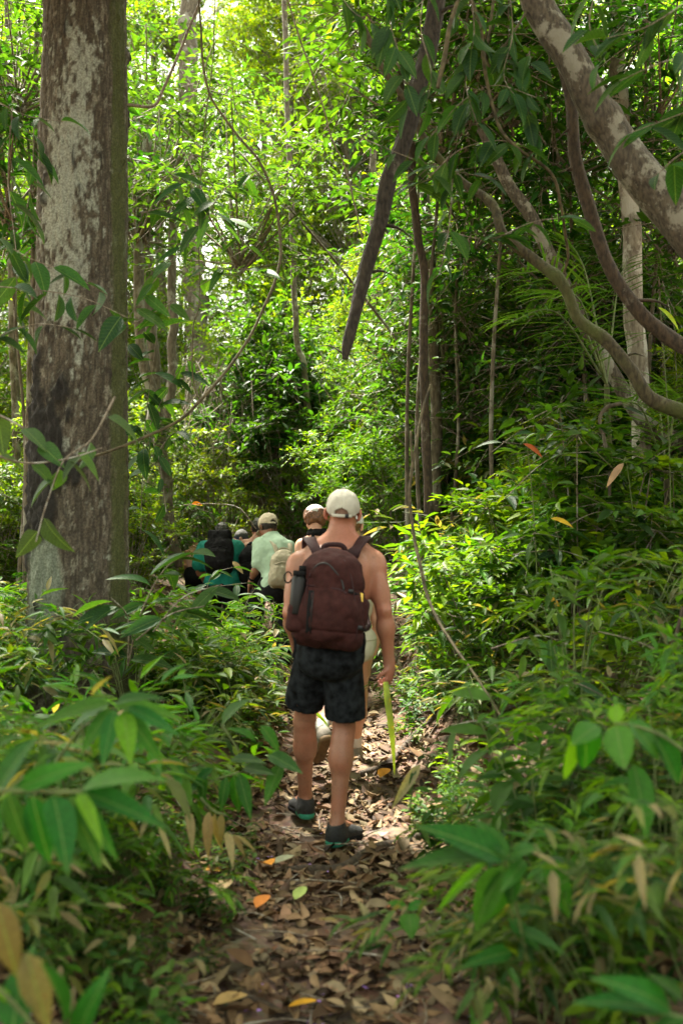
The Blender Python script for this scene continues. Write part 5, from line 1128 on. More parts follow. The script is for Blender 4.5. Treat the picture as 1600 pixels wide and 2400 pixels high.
    for z, q in ((12.4, 1.0), (13.6, 1.15)):
        o = bpy.data.objects.new('crown', crowns['mid'][0 if q == 1 else 2]); COL.objects.link(o); o.parent = root; o.location = (0.4 if q == 1 else -1.0, .2, z - root.location.z); o.scale = (q, q, q * .7)
big_trunk()

tree_tube('tree', 'thick mottled grey trunk leaning across the upper right corner', [(1215, -120, 5.2), (1262, 0, 5.2), (1330, 130, 5.2), (1390, 250, 5.2), (1455, 340, 5.2), (1540, 440, 5.15), (1640, 560, 5.1), (1760, 700, 5.1), (1900, 1000, 5.0)], [.074, .080, .082, .092, .105, .112, .12, .14], 'bark_pale', n=140, sides=32, rough=.16, knots=((.42, .16, .03), (.2, .08, .02)))
tree_tube('tree', 'slim straight pale trunk rising near the right edge', [(1432, -300, 7.8), (1440, 0, 7.8), (1456, 300, 7.8), (1480, 560, 7.8), (1492, 900, 7.8), (1502, 1150, 7.8), (1506, 1290, 7.8)], [.056, .062, .068, .074, .078, .082], 'bark_light', seed=3, sides=16)
tree_tube('dead_branch', 'dark rough dead branch hanging diagonally from the canopy above the path', [(1030, -40, 5.8), (1012, 80, 5.8), (975, 200, 5.8), (940, 330, 5.8), (905, 420, 5.8), (893, 520, 5.8), (862, 620, 5.8), (836, 720, 5.8), (812, 800, 5.8), (806, 842, 5.8)], [.056, .053, .052, .047, .050, .042, .044, .036, .034, .018], 'bark_dark', 'branch', n=150, sides=20, rough=.22, part='wood', freq=(2.2, 6), seed=4)
tree_tube('liana', 'brown woody liana curving down the right side in front of the pale trunk', [(1318, 150, 5.6), (1332, 230, 5.6), (1346, 350, 5.6), (1372, 460, 5.6), (1402, 560, 5.6), (1440, 650, 5.6), (1500, 730, 5.6), (1575, 800, 5.6), (1680, 880, 5.5), (1800, 1100, 5.4)], [.030, .034, .038, .036, .042, .045, .05], 'bark_brown', 'liana', n=120, rough=.14, part='stem', seed=5)
tree_tube('branch', 'mossy crooked branch snaking from the middle of the canopy to the right edge', [(850, 60, 6.2), (900, 165, 6.2), (960, 250, 6.2), (1000, 340, 6.2), (1075, 420, 6.2), (1150, 480, 6.1), (1180, 550, 6.0), (1250, 610, 6.0), (1315, 670, 5.9), (1352, 750, 5.9), (1420, 800, 5.85), (1480, 870, 5.8), (1525, 935, 5.8), (1620, 975, 5.8), (1760, 1040, 5.8)], [.017, .020, .024, .026, .030, .032, .036, .038, .044, .046], 'bark_moss', 'branch', n=170, rough=.16, part='wood', seed=6, knots=((.55, .25, .015), (.7, .15, .02)))
tree_tube('tree', 'leaning blotched slender trunk behind the mossy branch', [(1130, 300, 7.6), (1180, 400, 7.6), (1240, 510, 7.6), (1300, 620, 7.6), (1370, 760, 7.6), (1440, 880, 7.6), (1510, 980, 7.6), (1620, 1060, 7.6), (1780, 1180, 7.6)], [.040, .050, .052, .054, .058, .065], 'bark_pale', seed=7)
tree_tube('tree', 'dark slim stem behind the hanging dead branch', [(925, -150, 8.6), (940, 260, 8.6), (962, 350, 8.6), (968, 440, 8.6), (978, 560, 8.6), (992, 640, 8.6), (990, 800, 8.6), (1000, 1000, 8.6), (1004, 1220, 8.6)], [.030, .034, .036, .038, .04], 'bark_brown', seed=8, sides=12)
tree_tube('tree', 'greyish slim trunk just right of the dark slim stem', [(950, -200, 10.5), (960, 100, 10.5), (985, 300, 10.5), (1000, 500, 10.5), (1012, 700, 10.5), (1018, 900, 10.5), (1022, 1200, 10.5)], [.04, .05, .055, .06], 'bark_far', seed=9, sides=12)
for k, (pts, r0, lab) in enumerate((
    ([(322, 420, 12), (330, 760, 12), (345, 880, 12), (372, 1000, 12), (388, 1120, 12), (402, 1250, 12), (408, 1330, 12)], .075, 'slender grey trunk bending right beside the big trunk'),
    ([(345, 330, 13), (348, 560, 13), (352, 760, 13), (362, 900, 13), (352, 1100, 13), (350, 1330, 13)], .075, 'straight slender trunk close to the big trunk on the left'),
    ([(412, 380, 14), (404, 620, 14), (406, 800, 14), (396, 950, 14), (372, 1060, 14), (330, 1180, 14), (300, 1320, 14)], .07, 'crooked slender trunk curving left behind the big trunk'),
    ([(440, -200, 24), (448, 500, 24), (462, 700, 24), (470, 900, 24), (458, 1100, 24), (452, 1300, 24)], .28, 'wide pale trunk far back in the bright part of the forest'),
    ([(1100, -200, 15), (1120, 300, 15), (1140, 600, 15), (1135, 900, 15), (1150, 1100, 15)], .06, 'thin dark trunk in the forest behind the palm fronds'),
    ([(660, -200, 15), (690, 700, 15), (712, 850, 15), (722, 950, 15), (736, 1100, 15), (745, 1250, 15)], .05, 'thin pale sapling stem behind the walkers'),
    ([(870, 200, 13), (880, 760, 13), (890, 900, 13), (885, 1050, 13), (890, 1240, 13)], .05, 'thin brown stem behind the shirtless man\'s cap'),
    ([(20, -60, 12), (24, 300, 12), (30, 700, 12), (40, 1200, 12), (50, 1400, 12)], .05, 'thin trunk at the far left edge of the scene'),
    ([(90, -200, 10), (80, 600, 10), (70, 900, 10), (62, 1200, 10), (60, 1450, 10)], .03, 'thin stem just left of the big trunk'))):
    rt, Pt = tree_tube('tree', lab, pts, [r0 * .8, r0, r0 * 1.1], 'bark_far', seed=20 + k, sides=12, n=60)
    if k < 3:
        o = link('crown', crowns['near'][0], rt, Matrix.Translation(Vector(Pt[0]) + Vector((0, 0, .4))) @ Matrix.Rotation(k * 2.0, 4, 'Z'))

def liana(label, pts, rad, mat_='liana', n=90, seed=2, sides=8):
    P = spline(pxpath(pts), n); acc = Acc(); P = P + .006 * np.stack([vnoise(P * 6 + seed), vnoise(P * 6 + seed + 3), vnoise(P * 6 + 7)], -1); tube(acc, P, rad, sides, rough=.15, freq=(1, 5), seed=seed)
    return tag(link('liana', acc.mesh('liana', M[mat_])), label, 'liana'), P
liana('long thin liana looping from the canopy down across the big trunk', [(462, -60, 6.3), (470, 60, 6.3), (478, 160, 6.3), (500, 235, 6.3), (560, 320, 6.3), (612, 385, 6.3), (642, 460, 6.3), (657, 560, 6.3), (650, 640, 6.25), (610, 740, 6.2), (560, 830, 6.15), (500, 905, 6.1), (420, 985, 6.1), (330, 1030, 6.1), (250, 1060, 6.1), (180, 1080, 6.15)], [.007, .008, .009, .010, .009])
liana('thin liana dangling to the right of the shirtless man', [(962, 1010, 5.2), (966, 1090, 5.2), (958, 1150, 5.2), (966, 1230, 5.2), (985, 1330, 5.1), (1010, 1420, 5.0), (1060, 1510, 4.8), (1115, 1590, 4.6), (1180, 1690, 4.4)], [.006, .008, .009, .007, .005])
liana('forked second strand beside the dangling liana right of the man', [(1010, 900, 5.3), (985, 980, 5.25), (975, 1050, 5.2), (960, 1120, 5.2)], [.006, .008])
liana('thin light liana zigzagging down through the upper right leaves', [(1090, -40, 5.0), (1125, 60, 5.0), (1140, 180, 5.0), (1165, 290, 5.0), (1210, 345, 5.0), (1290, 405, 5.1), (1312, 480, 5.2), (1330, 590, 5.4), (1320, 640, 5.5)], [.010, .009, .008, .007])
liana('short broken light brown twig hanging between the upper leaves', [(1085, -40, 4.7), (1060, 40, 4.7), (1040, 130, 4.7), (1027, 205, 4.7)], [.007, .010, .012, .009])
liana('light liana strand parallel to the zigzag liana', [(1160, -40, 5.1), (1148, 60, 5.1), (1140, 110, 5.1), (1150, 155, 5.1), (1192, 90, 5.1), (1235, 20, 5.2)], [.008, .008, .007])
liana('thin vine hanging straight in the upper left middle', [(505, -40, 6.6), (500, 120, 6.6), (480, 300, 6.6), (465, 500, 6.6), (468, 700, 6.6), (452, 770, 6.6), (455, 900, 6.6), (475, 948, 6.6)], [.004, .004, .005], seed=4)
liana('thin branch forking off behind the big trunk at the top', [(300, 245, 6.9), (360, 248, 6.9), (385, 205, 6.9), (430, 100, 6.9), (465, 10, 6.9), (470, -40, 6.9)], [.012, .010, .008], 'twig')
liana('faint thin vine slanting in the middle of the canopy', [(660, -40, 7.2), (700, 80, 7.2), (740, 200, 7.2), (780, 330, 7.2), (810, 400, 7.2), (850, 560, 7.2)], [.006, .006], 'twig')
liana('straight thin twig slanting at the right edge above the bank', [(1600, 1420, 4.4), (1580, 1500, 4.4), (1545, 1590, 4.4), (1535, 1670, 4.4)], [.008, .010], 'bark_brown')
liana('pale bent dead branch looping below the right trunks', [(1455, 945, 6.6), (1420, 955, 6.6), (1405, 985, 6.6), (1415, 1030, 6.6), (1425, 1100, 6.5), (1430, 1200, 6.4)], [.012, .013, .01], 'bark_far')
# root across the path
acc = Acc(); rp = []
for x, y_ in ((-.42, 4.55), (-.2, 4.58), (.0, 4.66), (.16, 4.86), (.34, 5.0), (.55, 5.2)): rp.append((x, y_, tz(x, y_) + .012))
tube(acc, spline(rp, 40), [.014, .024, .028, .03, .03, .02], 12, rough=.18, freq=(1, 6), seed=3); tag(link('tree_root', acc.mesh('tree_root', M['bark_brown'])), 'bare brown root crossing the path in front of the man\'s feet', 'root')
acc = Acc(); rp = [(x, y_, tz(x, y_) + .008) for x, y_ in ((-.5, 3.3), (-.3, 3.36), (-.1, 3.32), (.2, 3.42), (.5, 3.4))]
tube(acc, spline(rp, 40), [.008, .014, .013, .012, .006], 8, rough=.18, freq=(1, 6), seed=5); tag(link('tree_root', acc.mesh('tree_root', M['bark_brown'])), 'thin half-buried root lying across the near end of the path', 'root')
acc = Acc(); rp = [(x, y_, tz(x, y_) + .03) for x, y_ in ((.12, 6.2), (.3, 6.35), (.5, 6.5), (.75, 6.6))]
tube(acc, spline(rp, 24), [.02, .03, .03, .02], 10, rough=.2, freq=(1, 6), seed=6); tag(link('fallen_branch', acc.mesh('fallen_branch', M['bark_brown'])), 'fallen brown branch at the path edge right of the man\'s thigh', 'branch')

# grey dead twigs and hanging vines tangled behind the walkers
R = np.random.default_rng(77); acc = Acc(); n = 420
x0 = R.normal(.0, 1, n); px = np.where(R.random(n) < .5, R.normal(500, 45, n), R.normal(700, 90, n)); D_ = R.uniform(14.5, 17, n); A = np.array([at(px[i], R.uniform(820, 1150), D_[i]) for i in range(n)])
Bv = A + np.stack([R.normal(0, .35, n), R.normal(0, .25, n), -R.uniform(.2, 1.4, n)], -1); thin(acc, A, Bv, R.uniform(.004, .012, n), m=0, sag=R.normal(0, .5, n))
tag(link('dead_twigs', acc.mesh('dead_twigs', M['twig'])), 'tangle of dry grey twigs and hanging stems behind the walkers', 'twigs', kind='stuff')
for k in range(16):
    x = RS.uniform(600, 880); D = RS.uniform(14.6, 17); p = at(x, RS.uniform(900, 1150), D); t = empty('bush', tuple(p), RS.uniform(0, 6)); tag(t, 'shade-coloured dark climber mass hanging over the stems behind the walkers', 'climber', 'dark climbers behind the walkers')
    o = bpy.data.objects.new('foliage', bushes[RS.choice([1, 4])]); COL.objects.link(o); o.parent = t; o.scale = (1.0, 1.0, 1.2); o.location.z = -.8; o['kind'] = 'stuff'  # dark leaf palette stands in for the shade behind the walkers

# palm fronds, upper right middle
def frond(base, tip, sag, nleaf, ll, wd, R, col, root):
    base = np.array(base); tip = np.array(tip); mid = (base + tip) / 2 + np.array([0, 0, sag]); P = spline([base, mid, tip], 24); acc = Acc(); tube(acc, P, [.009, .006, .002], 5, col=(.1, .13, .04), cap=False)
    ra = link('rachis', acc.mesh('rachis', M['stem']), root); ax = nv(tip - base)
    for i in range(nleaf):
        t = .12 + .86 * i / nleaf; p = np.array([np.interp(t, np.linspace(0, 1, 24), P[:, k]) for k in range(3)]); 
        for sg in (-1, 1):
            sd_ = nv(np.cross(ax, (0, 0, 1))) * sg; d = nv(ax * (.45 + .4 * t) + sd_ * 1.0 + np.array([R.gauss(0, .08), R.gauss(0, .08), .25 - .45 * t + R.gauss(0, .1)])); L_ = ll * math.sin(math.pi * (.15 + .8 * t)) ** .6 * R.uniform(.85, 1.1)
            yield p, d, L_, wd, col
LT = {}; ASP = {'broad': .42, 'lance': .26, 'heart': .6, 'strap': .035}
def leaf_template_mesh(kind, seed, col, mt='leaf_near'):
    key = (kind, seed, mt)
    if key in LT: return LT[key]
    R = np.random.default_rng(seed)
    tp = {'broad': leaf_tpl(7, p_ell, .22 * R.uniform(.5, 1.4), .28 * R.uniform(.3, 1.6), .012), 'lance': leaf_tpl(7, p_lan, .22 * R.uniform(.6, 1.3), .25 * R.uniform(.3, 1.7), .01), 'heart': leaf_tpl(7, p_ovt, .2 * R.uniform(.3, 1.2), .22 * R.uniform(.4, 1.5), .012), 'strap': leaf_tpl(6, lambda u: (1 - u) ** .35 * min(1, u * 8 + .3), .3, .30 * R.uniform(.5, 1.6))}[kind]
    a = Acc(); put_leaves(a, np.zeros((1, 3)), np.array([[0, 1., 0]]), np.array([[0, 0, 1.]]), np.array([1.]), np.array([ASP[kind]]), np.array([col]), tp); me = a.mesh('leaf', M[mt]); LT[key] = me; me['asp'] = ASP[kind]; return me
def leaf_object(root, me, p, d, up, L, W, name='leaf'):
    d = nv(d); s_ = nv(np.cross(d, up)); n = np.cross(s_, d); W = W / me['asp']; Mx = Matrix(((s_[0] * W, d[0] * L, n[0] * L, p[0]), (s_[1] * W, d[1] * L, n[1] * L, p[1]), (s_[2] * W, d[2] * L, n[2] * L, p[2]), (0, 0, 0, 1)))
    return link(name, me, root, Mx)
RP = random.Random(31)
for lab, base, tips in (('palm with long thin leaflets between the leaning trunks', (1420, 900, 7.2), (((1210, 640, 6.9), .35), ((1330, 560, 7.4), .25), ((1180, 760, 6.7), .3), ((1470, 600, 7.6), .2), ((1290, 700, 6.5), .3))),
                        ('small young palm with narrow fronds right of the slim pale trunk', (1560, 1120, 6.9), (((1450, 940, 6.6), .2), ((1530, 900, 7.1), .15), ((1600, 930, 6.7), .2)))):
    b = at(*base); root = empty('palm', tuple((b.x, b.y, tz(b.x, b.y)))); tag(root, lab, 'palm'); ac = Acc(); tube(ac, spline([(b.x, b.y, tz(b.x, b.y) - .05), (b.x + .02, b.y, (b.z + tz(b.x, b.y)) / 2), b], 10), [.035, .028, .02], 8, rough=.1); link('trunk', ac.mesh('trunk', M['bark_moss']), root)
    for (tx, ty, tD), sag in tips:
        for p, d, L_, W_, c in frond(b, at(tx, ty, tD), sag, 17, .44, .019, RP, 0, root):
            leaf_object(root, leaf_template_mesh('strap', RP.randrange(3), (.07, .15, .035), 'leaf_mid'), p, d, (0, 0, 1), L_, W_, 'leaflet')

# climbing plants whose single leaves can be told apart
def climber(name, label, cat, stems, nleaf, Lr, Wr, kind, cols, seed, hang=.5, rad=.0035, gap=None, mt='leaf_near', yaw=None):
    R = random.Random(seed); P0 = at(*stems[0][0]); root = empty(name, tuple(P0)); tag(root, label, cat); tot = 0
    for st in stems:
        P = spline(pxpath(st), max(8, len(st) * 6)); ac = Acc(); tube(ac, P, [rad, rad * .5], 6, rough=.1, cap=False); link('stem', ac.mesh('stem', M['twig']), root)
        ln = np.linalg.norm(np.diff(P, axis=0), axis=1).sum(); k = max(2, int(round(nleaf * ln)))
        for i in range(k):
            t = (i + R.uniform(.1, .9)) / k; p = np.array([np.interp(t, np.linspace(0, 1, len(P)), P[:, q]) for q in range(3)]); j = min(len(P) - 2, int(t * (len(P) - 1))); ax = nv(P[j + 1] - P[j])
            a = R.uniform(0, 6.28); d = nv(ax * R.uniform(-.1, .8) + np.array([math.cos(a), .6 * math.sin(a), 0]) * 1.0 + np.array([0, 0, -hang * R.uniform(.2, 2.2)])); up = np.array([R.gauss(0, .4), R.gauss(-.35, .5), 1.0])
            L_ = R.uniform(*Lr); W_ = L_ * R.uniform(*Wr); c = cols[R.randrange(len(cols))]
            leaf_object(root, leaf_template_mesh(kind, R.randrange(3) + 10 * cols.index(c), c, mt), p + d * .012, d, up, L_, W_)
    return root
NG = [(.035, .10, .022), (.05, .125, .025), (.028, .08, .024)]
ND = [(.022, .07, .022), (.03, .085, .02), (.018, .055, .02)]
NL = [(.06, .14, .02), (.09, .18, .02), (.05, .12, .03)]
climber('vine', 'broad-leaved vine hanging in the top centre beside the dead branch', 'vine', [[(900, -60, 4.8), (915, 60, 4.8), (945, 160, 4.8), (960, 260, 4.8)], [(1000, -60, 4.9), (985, 60, 4.9), (1010, 170, 4.9), (1000, 240, 4.9)], [(780, -40, 5.0), (830, 30, 5.0), (900, 60, 5.0)]], 17, (.11, .19), (.36, .46), 'broad', ND, 1, .9)
climber('vine', 'dark leafy vine filling the space left of the thick leaning trunk', 'vine', [[(1100, -40, 4.9), (1110, 80, 4.9), (1090, 190, 4.9), (1120, 300, 4.9)], [(1190, -40, 5.0), (1200, 80, 5.0), (1180, 180, 5.0), (1230, 250, 5.0)], [(1240, 120, 5.1), (1230, 260, 5.1), (1280, 340, 5.1)], [(1000, 330, 5.0), (1080, 240, 5.0), (1160, 200, 5.0), (1260, 230, 5.0)], [(1060, 20, 5.1), (1150, 130, 5.1), (1250, 150, 5.1)], [(1000, 420, 5.0), (1080, 350, 5.0), (1180, 330, 5.0), (1270, 360, 5.0)]], 20, (.10, .19), (.38, .5), 'broad', ND, 2, .8)
climber('vine', 'vine spray with horizontal leaves crossing the dead branch at mid height', 'vine', [[(840, 320, 5.1), (960, 370, 5.1), (1060, 400, 5.1), (1160, 420, 5.1)], [(950, 440, 5.1), (1040, 410, 5.1), (1120, 390, 5.1)], [(1060, 420, 5.1), (1050, 540, 5.1), (1030, 640, 5.1)], [(1160, 560, 5.2), (1250, 520, 5.2), (1340, 510, 5.2)], [(1040, 540, 5.2), (1130, 560, 5.2), (1200, 545, 5.2)]], 15, (.10, .20), (.30, .42), 'broad', NG, 3, .35)
climber('vine', 'leafy branches with dark glossy leaves in the top right corner', 'vine', [[(1640, -20, 4.2), (1520, 60, 4.2), (1420, 90, 4.2)], [(1640, 120, 4.3), (1540, 150, 4.3), (1450, 190, 4.3)], [(1640, 250, 4.4), (1560, 280, 4.4), (1480, 310, 4.4)], [(1640, 330, 4.3), (1570, 380, 4.3), (1520, 430, 4.3)], [(1400, -40, 4.4), (1380, 60, 4.4), (1420, 150, 4.4)]], 15, (.14, .22), (.34, .48), 'broad', ND, 4, .3)
climber('vine', 'vine with pointed leaves spreading left from the looping liana', 'vine', [[(600, 400, 6.0), (530, 440, 6.0), (480, 510, 6.0), (410, 600, 6.0), (330, 700, 6.0), (290, 770, 6.0)], [(390, 400, 6.1), (450, 440, 6.1), (520, 510, 6.1), (600, 600, 6.1)], [(330, 500, 6.1), (430, 480, 6.1), (540, 520, 6.1)], [(640, 640, 6.0), (560, 630, 6.0), (440, 625, 6.0)], [(310, 760, 6.0), (400, 710, 6.0), (500, 650, 6.0)]], 13, (.14, .28), (.26, .40), 'lance', NG, 5, .3)
climber('vine', 'vine with leaves on thin stems climbing left of and across the big trunk', 'vine', [[(-30, 540, 5.2), (60, 600, 5.2), (160, 640, 5.2), (250, 690, 5.2)], [(-30, 670, 5.1), (90, 680, 5.1), (200, 700, 5.1), (300, 745, 5.1)], [(-30, 800, 5.0), (80, 760, 5.0), (180, 770, 5.0)], [(30, 250, 5.6), (20, 420, 5.6), (40, 620, 5.4), (30, 820, 5.3)], [(80, 300, 5.8), (75, 420, 5.8), (50, 560, 5.6)], [(-20, 230, 5.6), (60, 270, 5.6), (150, 285, 5.5)]], 12, (.12, .24), (.28, .44), 'broad', NG, 6, .35)
climber('vine', 'heart-leaved vine hanging in front of the dark crust on the big trunk', 'vine', [[(-30, 1060, 4.3), (60, 1085, 4.3), (160, 1075, 4.3), (240, 1050, 4.3)], [(-30, 960, 4.3), (50, 1000, 4.3), (110, 1060, 4.3)], [(270, 930, 4.5), (215, 1030, 4.4), (150, 1080, 4.3), (110, 1180, 4.3), (85, 1270, 4.3)]], 8.5, (.13, .19), (.5, .68), 'heart', [(.06, .12, .045), (.045, .10, .035), (.05, .085, .04)], 7, .6, .006)
climber('sapling', 'sapling with large bright leaves just right of the big trunk', 'sapling', [[(330, 1250, 7.4), (340, 1000, 7.4), (360, 850, 7.4), (370, 740, 7.4)], [(350, 1000, 7.4), (400, 900, 7.4), (450, 830, 7.4)], [(345, 930, 7.4), (310, 860, 7.4), (300, 800, 7.4)]], 12, (.16, .26), (.34, .44), 'broad', NL, 8, .45)
climber('sapling', 'sapling with rust-red old leaves and tiny green leaves beside the big trunk', 'sapling', [[(390, 1200, 7.0), (370, 1060, 7.0), (340, 1010, 7.0), (310, 990, 7.0)], [(370, 1060, 7.0), (400, 1020, 7.0), (420, 1010, 7.0)]], 12, (.10, .17), (.38, .48), 'broad', [(.40, .15, .07), (.46, .22, .12), (.09, .2, .02)], 9, .9)
climber('plant', 'broad shining leaves at the foot of the big trunk near the walkers', 'plant', [[(300, 1560, 5.6), (330, 1440, 5.5), (390, 1330, 5.4), (470, 1290, 5.4)], [(300, 1560, 5.6), (300, 1450, 5.4), (260, 1400, 5.2)], [(360, 1480, 5.4), (430, 1400, 5.3), (520, 1370, 5.3)], [(320, 1500, 5.3), (400, 1440, 5.2), (480, 1420, 5.2)]], 13, (.16, .27), (.30, .42), 'broad', [(.05, .11, .04), (.07, .14, .03), (.04, .09, .035)], 10, .25, .005)
climber('plant', 'seedling with thin bright green leaves in front of the walkers\' legs', 'plant', [[(570, 1470, 7.4), (575, 1420, 7.4), (600, 1375, 7.3)], [(575, 1440, 7.4), (555, 1400, 7.4), (540, 1385, 7.4)], [(580, 1440, 7.4), (615, 1410, 7.4)]], 20, (.10, .17), (.24, .34), 'lance', NL, 11, .15)
climber('plant', 'dusty grey-green leaves on a stalk in front of the teal T-shirt', 'plant', [[(440, 1460, 8.6), (480, 1390, 8.6), (500, 1345, 8.6), (545, 1330, 8.6)], [(480, 1380, 8.6), (530, 1372, 8.6), (580, 1366, 8.6)]], 15, (.12, .18), (.28, .42), 'broad', [(.16, .17, .10), (.12, .14, .08), (.06, .1, .03)], 12, .2)
climber('plant', 'spray of lime green bamboo-like leaves right of the man\'s shoulder', 'plant', [[(960, 1400, 6.6), (1000, 1330, 6.6), (1060, 1290, 6.6), (1130, 1270, 6.6)], [(980, 1380, 6.6), (1060, 1350, 6.5), (1140, 1340, 6.5)], [(960, 1440, 6.4), (1020, 1420, 6.4), (1110, 1410, 6.4)], [(960, 1520, 6.3), (1020, 1480, 6.3), (1100, 1480, 6.3)]], 16, (.16, .26), (.14, .20), 'lance', NL, 13, .1, .003)
climber('plant', 'glossy leafy twig sloping over the right bank below the slim pale trunk', 'plant', [[(1180, 1170, 6.4), (1280, 1080, 6.4), (1380, 1060, 6.4), (1470, 1080, 6.4)], [(1150, 1060, 6.6), (1240, 1000, 6.6), (1330, 1010, 6.6)], [(1300, 1250, 6.2), (1400, 1200, 6.2), (1520, 1210, 6.2)], [(1200, 1300, 6.1), (1310, 1290, 6.1), (1420, 1330, 6.1)]], 14, (.14, .24), (.20, .34), 'broad', NG + NL, 14, .2)
climber('plant', 'leafy twig with long drooping leaves on the right bank above the near leaves', 'plant', [[(1150, 1520, 4.6), (1260, 1490, 4.6), (1330, 1510, 4.6)], [(1400, 1480, 4.4), (1480, 1500, 4.4), (1580, 1540, 4.4)], [(1060, 1700, 4.2), (1130, 1690, 4.2), (1200, 1720, 4.2)], [(1250, 1620, 4.2), (1340, 1600, 4.2), (1430, 1640, 4.2)]], 14, (.12, .20), (.26, .40), 'lance', [(.05, .11, .05), (.07, .12, .06), (.035, .09, .03)], 15, .4)

# nearest leaves, each placed by its two ends
def near_plant(name, label, D, stems, leaves, cols, seed, kind='lance', wf=.24, stem_r=.005):
    R = random.Random(seed); root = empty(name, tuple(at(stems[0][0][0], stems[0][0][1], D))); tag(root, label, 'plant')
    for st in stems:
        ac = Acc(); tube(ac, spline([at(x, y, D + (q[0] if q else 0)) for x, y, *q in st], 14), [stem_r, stem_r * .6], 7, cap=False); link('stem', ac.mesh('stem', M['stem']), root)
    for lf in leaves:
        x0, y0, x1, y1 = lf[:4]; w_ = lf[4] if len(lf) > 4 else wf; ci = lf[5] if len(lf) > 5 else R.randrange(len(cols)); dz = lf[6] if len(lf) > 6 else R.uniform(-.12, .06)
        a = np.array(at(x0, y0, D)); b = np.array(at(x1, y1, D + dz)); L_ = np.linalg.norm(b - a); me = leaf_template_mesh(kind, R.randrange(3) + 10 * ci + 100 * seed, cols[ci])
        up = np.array([R.gauss(0, .25), -.75 + R.gauss(0, .2), 1.0]); d = b - a; d = d + np.array([0, 0, .12 * L_]); leaf_object(root, me, a, d, up, L_ * 1.05, L_ * w_ * (1.3 if seed not in (9, 11) else .85))
    return root
NF = [(.020, .105, .014), (.034, .14, .012), (.10, .25, .010), (.026, .08, .015), (.15, .12, .065)]
near_plant('plant', 'out-of-focus stalk with long drooping green leaves nearest on the left', 2.15, [[(-60, 1850), (100, 1855), (195, 1855)]],
 [(192, 1851, 362, 1812, .26, 1), (188, 1855, 374, 1940, .24, 0), (180, 1864, 262, 2015, .22, 0), (184, 1860, 232, 1965, .16, 2), (165, 1864, 230, 2035, .27, 0), (125, 1862, 162, 2030, .32, 0), (76, 1862, 108, 2035, .30, 0), (20, 1860, 58, 2000, .30, 3), (45, 1848, 200, 1790, .28, 1), (0, 1845, 68, 1738, .36, 0), (-40, 1860, -10, 2010, .3, 0)], NF, 1)
near_plant('plant', 'out-of-focus fan of green leaves behind the nearest left stalk', 2.6, [[(60, 1900, .3), (180, 1720, .1), (268, 1659)]],
 [(268, 1657, 432, 1676, .24, 1), (290, 1668, 303, 1768, .34, 2), (270, 1662, 240, 1790, .26, 0), (262, 1660, 190, 1760, .26, 1), (290, 1662, 372, 1786, .22, 0), (300, 1655, 410, 1726, .2, 0), (255, 1655, 135, 1722, .26, 0), (262, 1648, 90, 1690, .22, 1), (272, 1650, 360, 1622, .22, 3)], NF, 2)
near_plant('plant', 'blurred upright leaves and one dry tan leaf in the bottom left corner', 1.9, [[(-40, 2280), (60, 2380), (100, 2440)], [(160, 2440), (200, 2420)]],
 [(150, 2420, 160, 2272, .34, 0), (180, 2440, 230, 2296, .30, 0), (30, 2420, 50, 2230, .42, 0), (60, 2230, 110, 2420, .30, 4), (-10, 2110, 40, 2300, .3, 4), (-30, 2300, 90, 2420, .1, 2)], NF, 3)
near_plant('plant', 'out-of-focus cluster of broad green leaves low on the right of the path', 2.35, [[(1250, 2330, .2), (1215, 2150, .1), (1181, 2012)]],
 [(1185, 2014, 1003, 1946, .28, 0), (1180, 2022, 956, 2022, .24, 0), (1190, 2010, 1115, 1918, .34, 0), (1195, 2008, 1243, 1990, .6, 0), (1150, 2012, 1018, 2152, .09, 2), (1180, 2026, 1105, 2190, .3, 1), (1188, 2030, 1140, 2208, .28, 0), (1198, 2026, 1200, 2130, .36, 0), (1230, 2015, 1180, 2090, .3, 1)], NF, 4)
near_plant('plant', 'single long hanging green leaves right of the blurred leaf cluster', 2.5, [[(1250, 1980), (1275, 2010), (1330, 2050)]],
 [(1275, 2010, 1343, 2156, .34, 0), (1200, 2140, 1305, 2130, .24, 3), (1190, 2150, 1262, 2232, .28, 0), (1200, 2230, 1105, 2262, .24, 0), (1205, 2180, 1310, 2222, .24, 3), (1430, 2040, 1560, 2062, .3, 0), (1480, 2060, 1490, 2130, .4, 0)], NF, 5)
near_plant('plant', 'bright yellow-green leaves hanging from a twig at the right edge', 2.5, [[(1640, 1790), (1560, 1730), (1500, 1705), (1438, 1694)]],
 [(1440, 1696, 1446, 1650, .6, 2), (1442, 1700, 1455, 1790, .42, 1), (1360, 1700, 1392, 1806, .55, 1), (1345, 1720, 1330, 1830, .25, 2), (1470, 1690, 1548, 1770, .6, 1), (1440, 1700, 1455, 1760, .4, 2), (1482, 1790, 1518, 1935, .30, 1), (1530, 1720, 1590, 1840, .4, 0), (1400, 1700, 1350, 1740, .4, 1), (1400, 1850, 1470, 1840, .4, 0)], NF, 6, 'broad')
near_plant('plant', 'drooping dark green leaves over the left edge of the path', 3.6, [[(420, 1880), (500, 1830), (560, 1810)], [(520, 1700), (560, 1760)]],
 [(560, 1812, 585, 1915, .26, 0), (548, 1815, 560, 1912, .26, 0), (530, 1820, 520, 1900, .28, 0), (570, 1800, 640, 1820, .3, 3), (660, 1790, 622, 1880, .3, 1), (630, 1768, 700, 1815, .3, 3), (540, 1780, 610, 1783, .26, 3), (520, 1700, 560, 1640, .34, 3), (600, 1740, 560, 1700, .26, 0), (480, 1810, 470, 1890, .3, 0), (500, 1800, 440, 1850, .3, 0), (610, 1700, 660, 1760, .34, 0)], NF, 7)
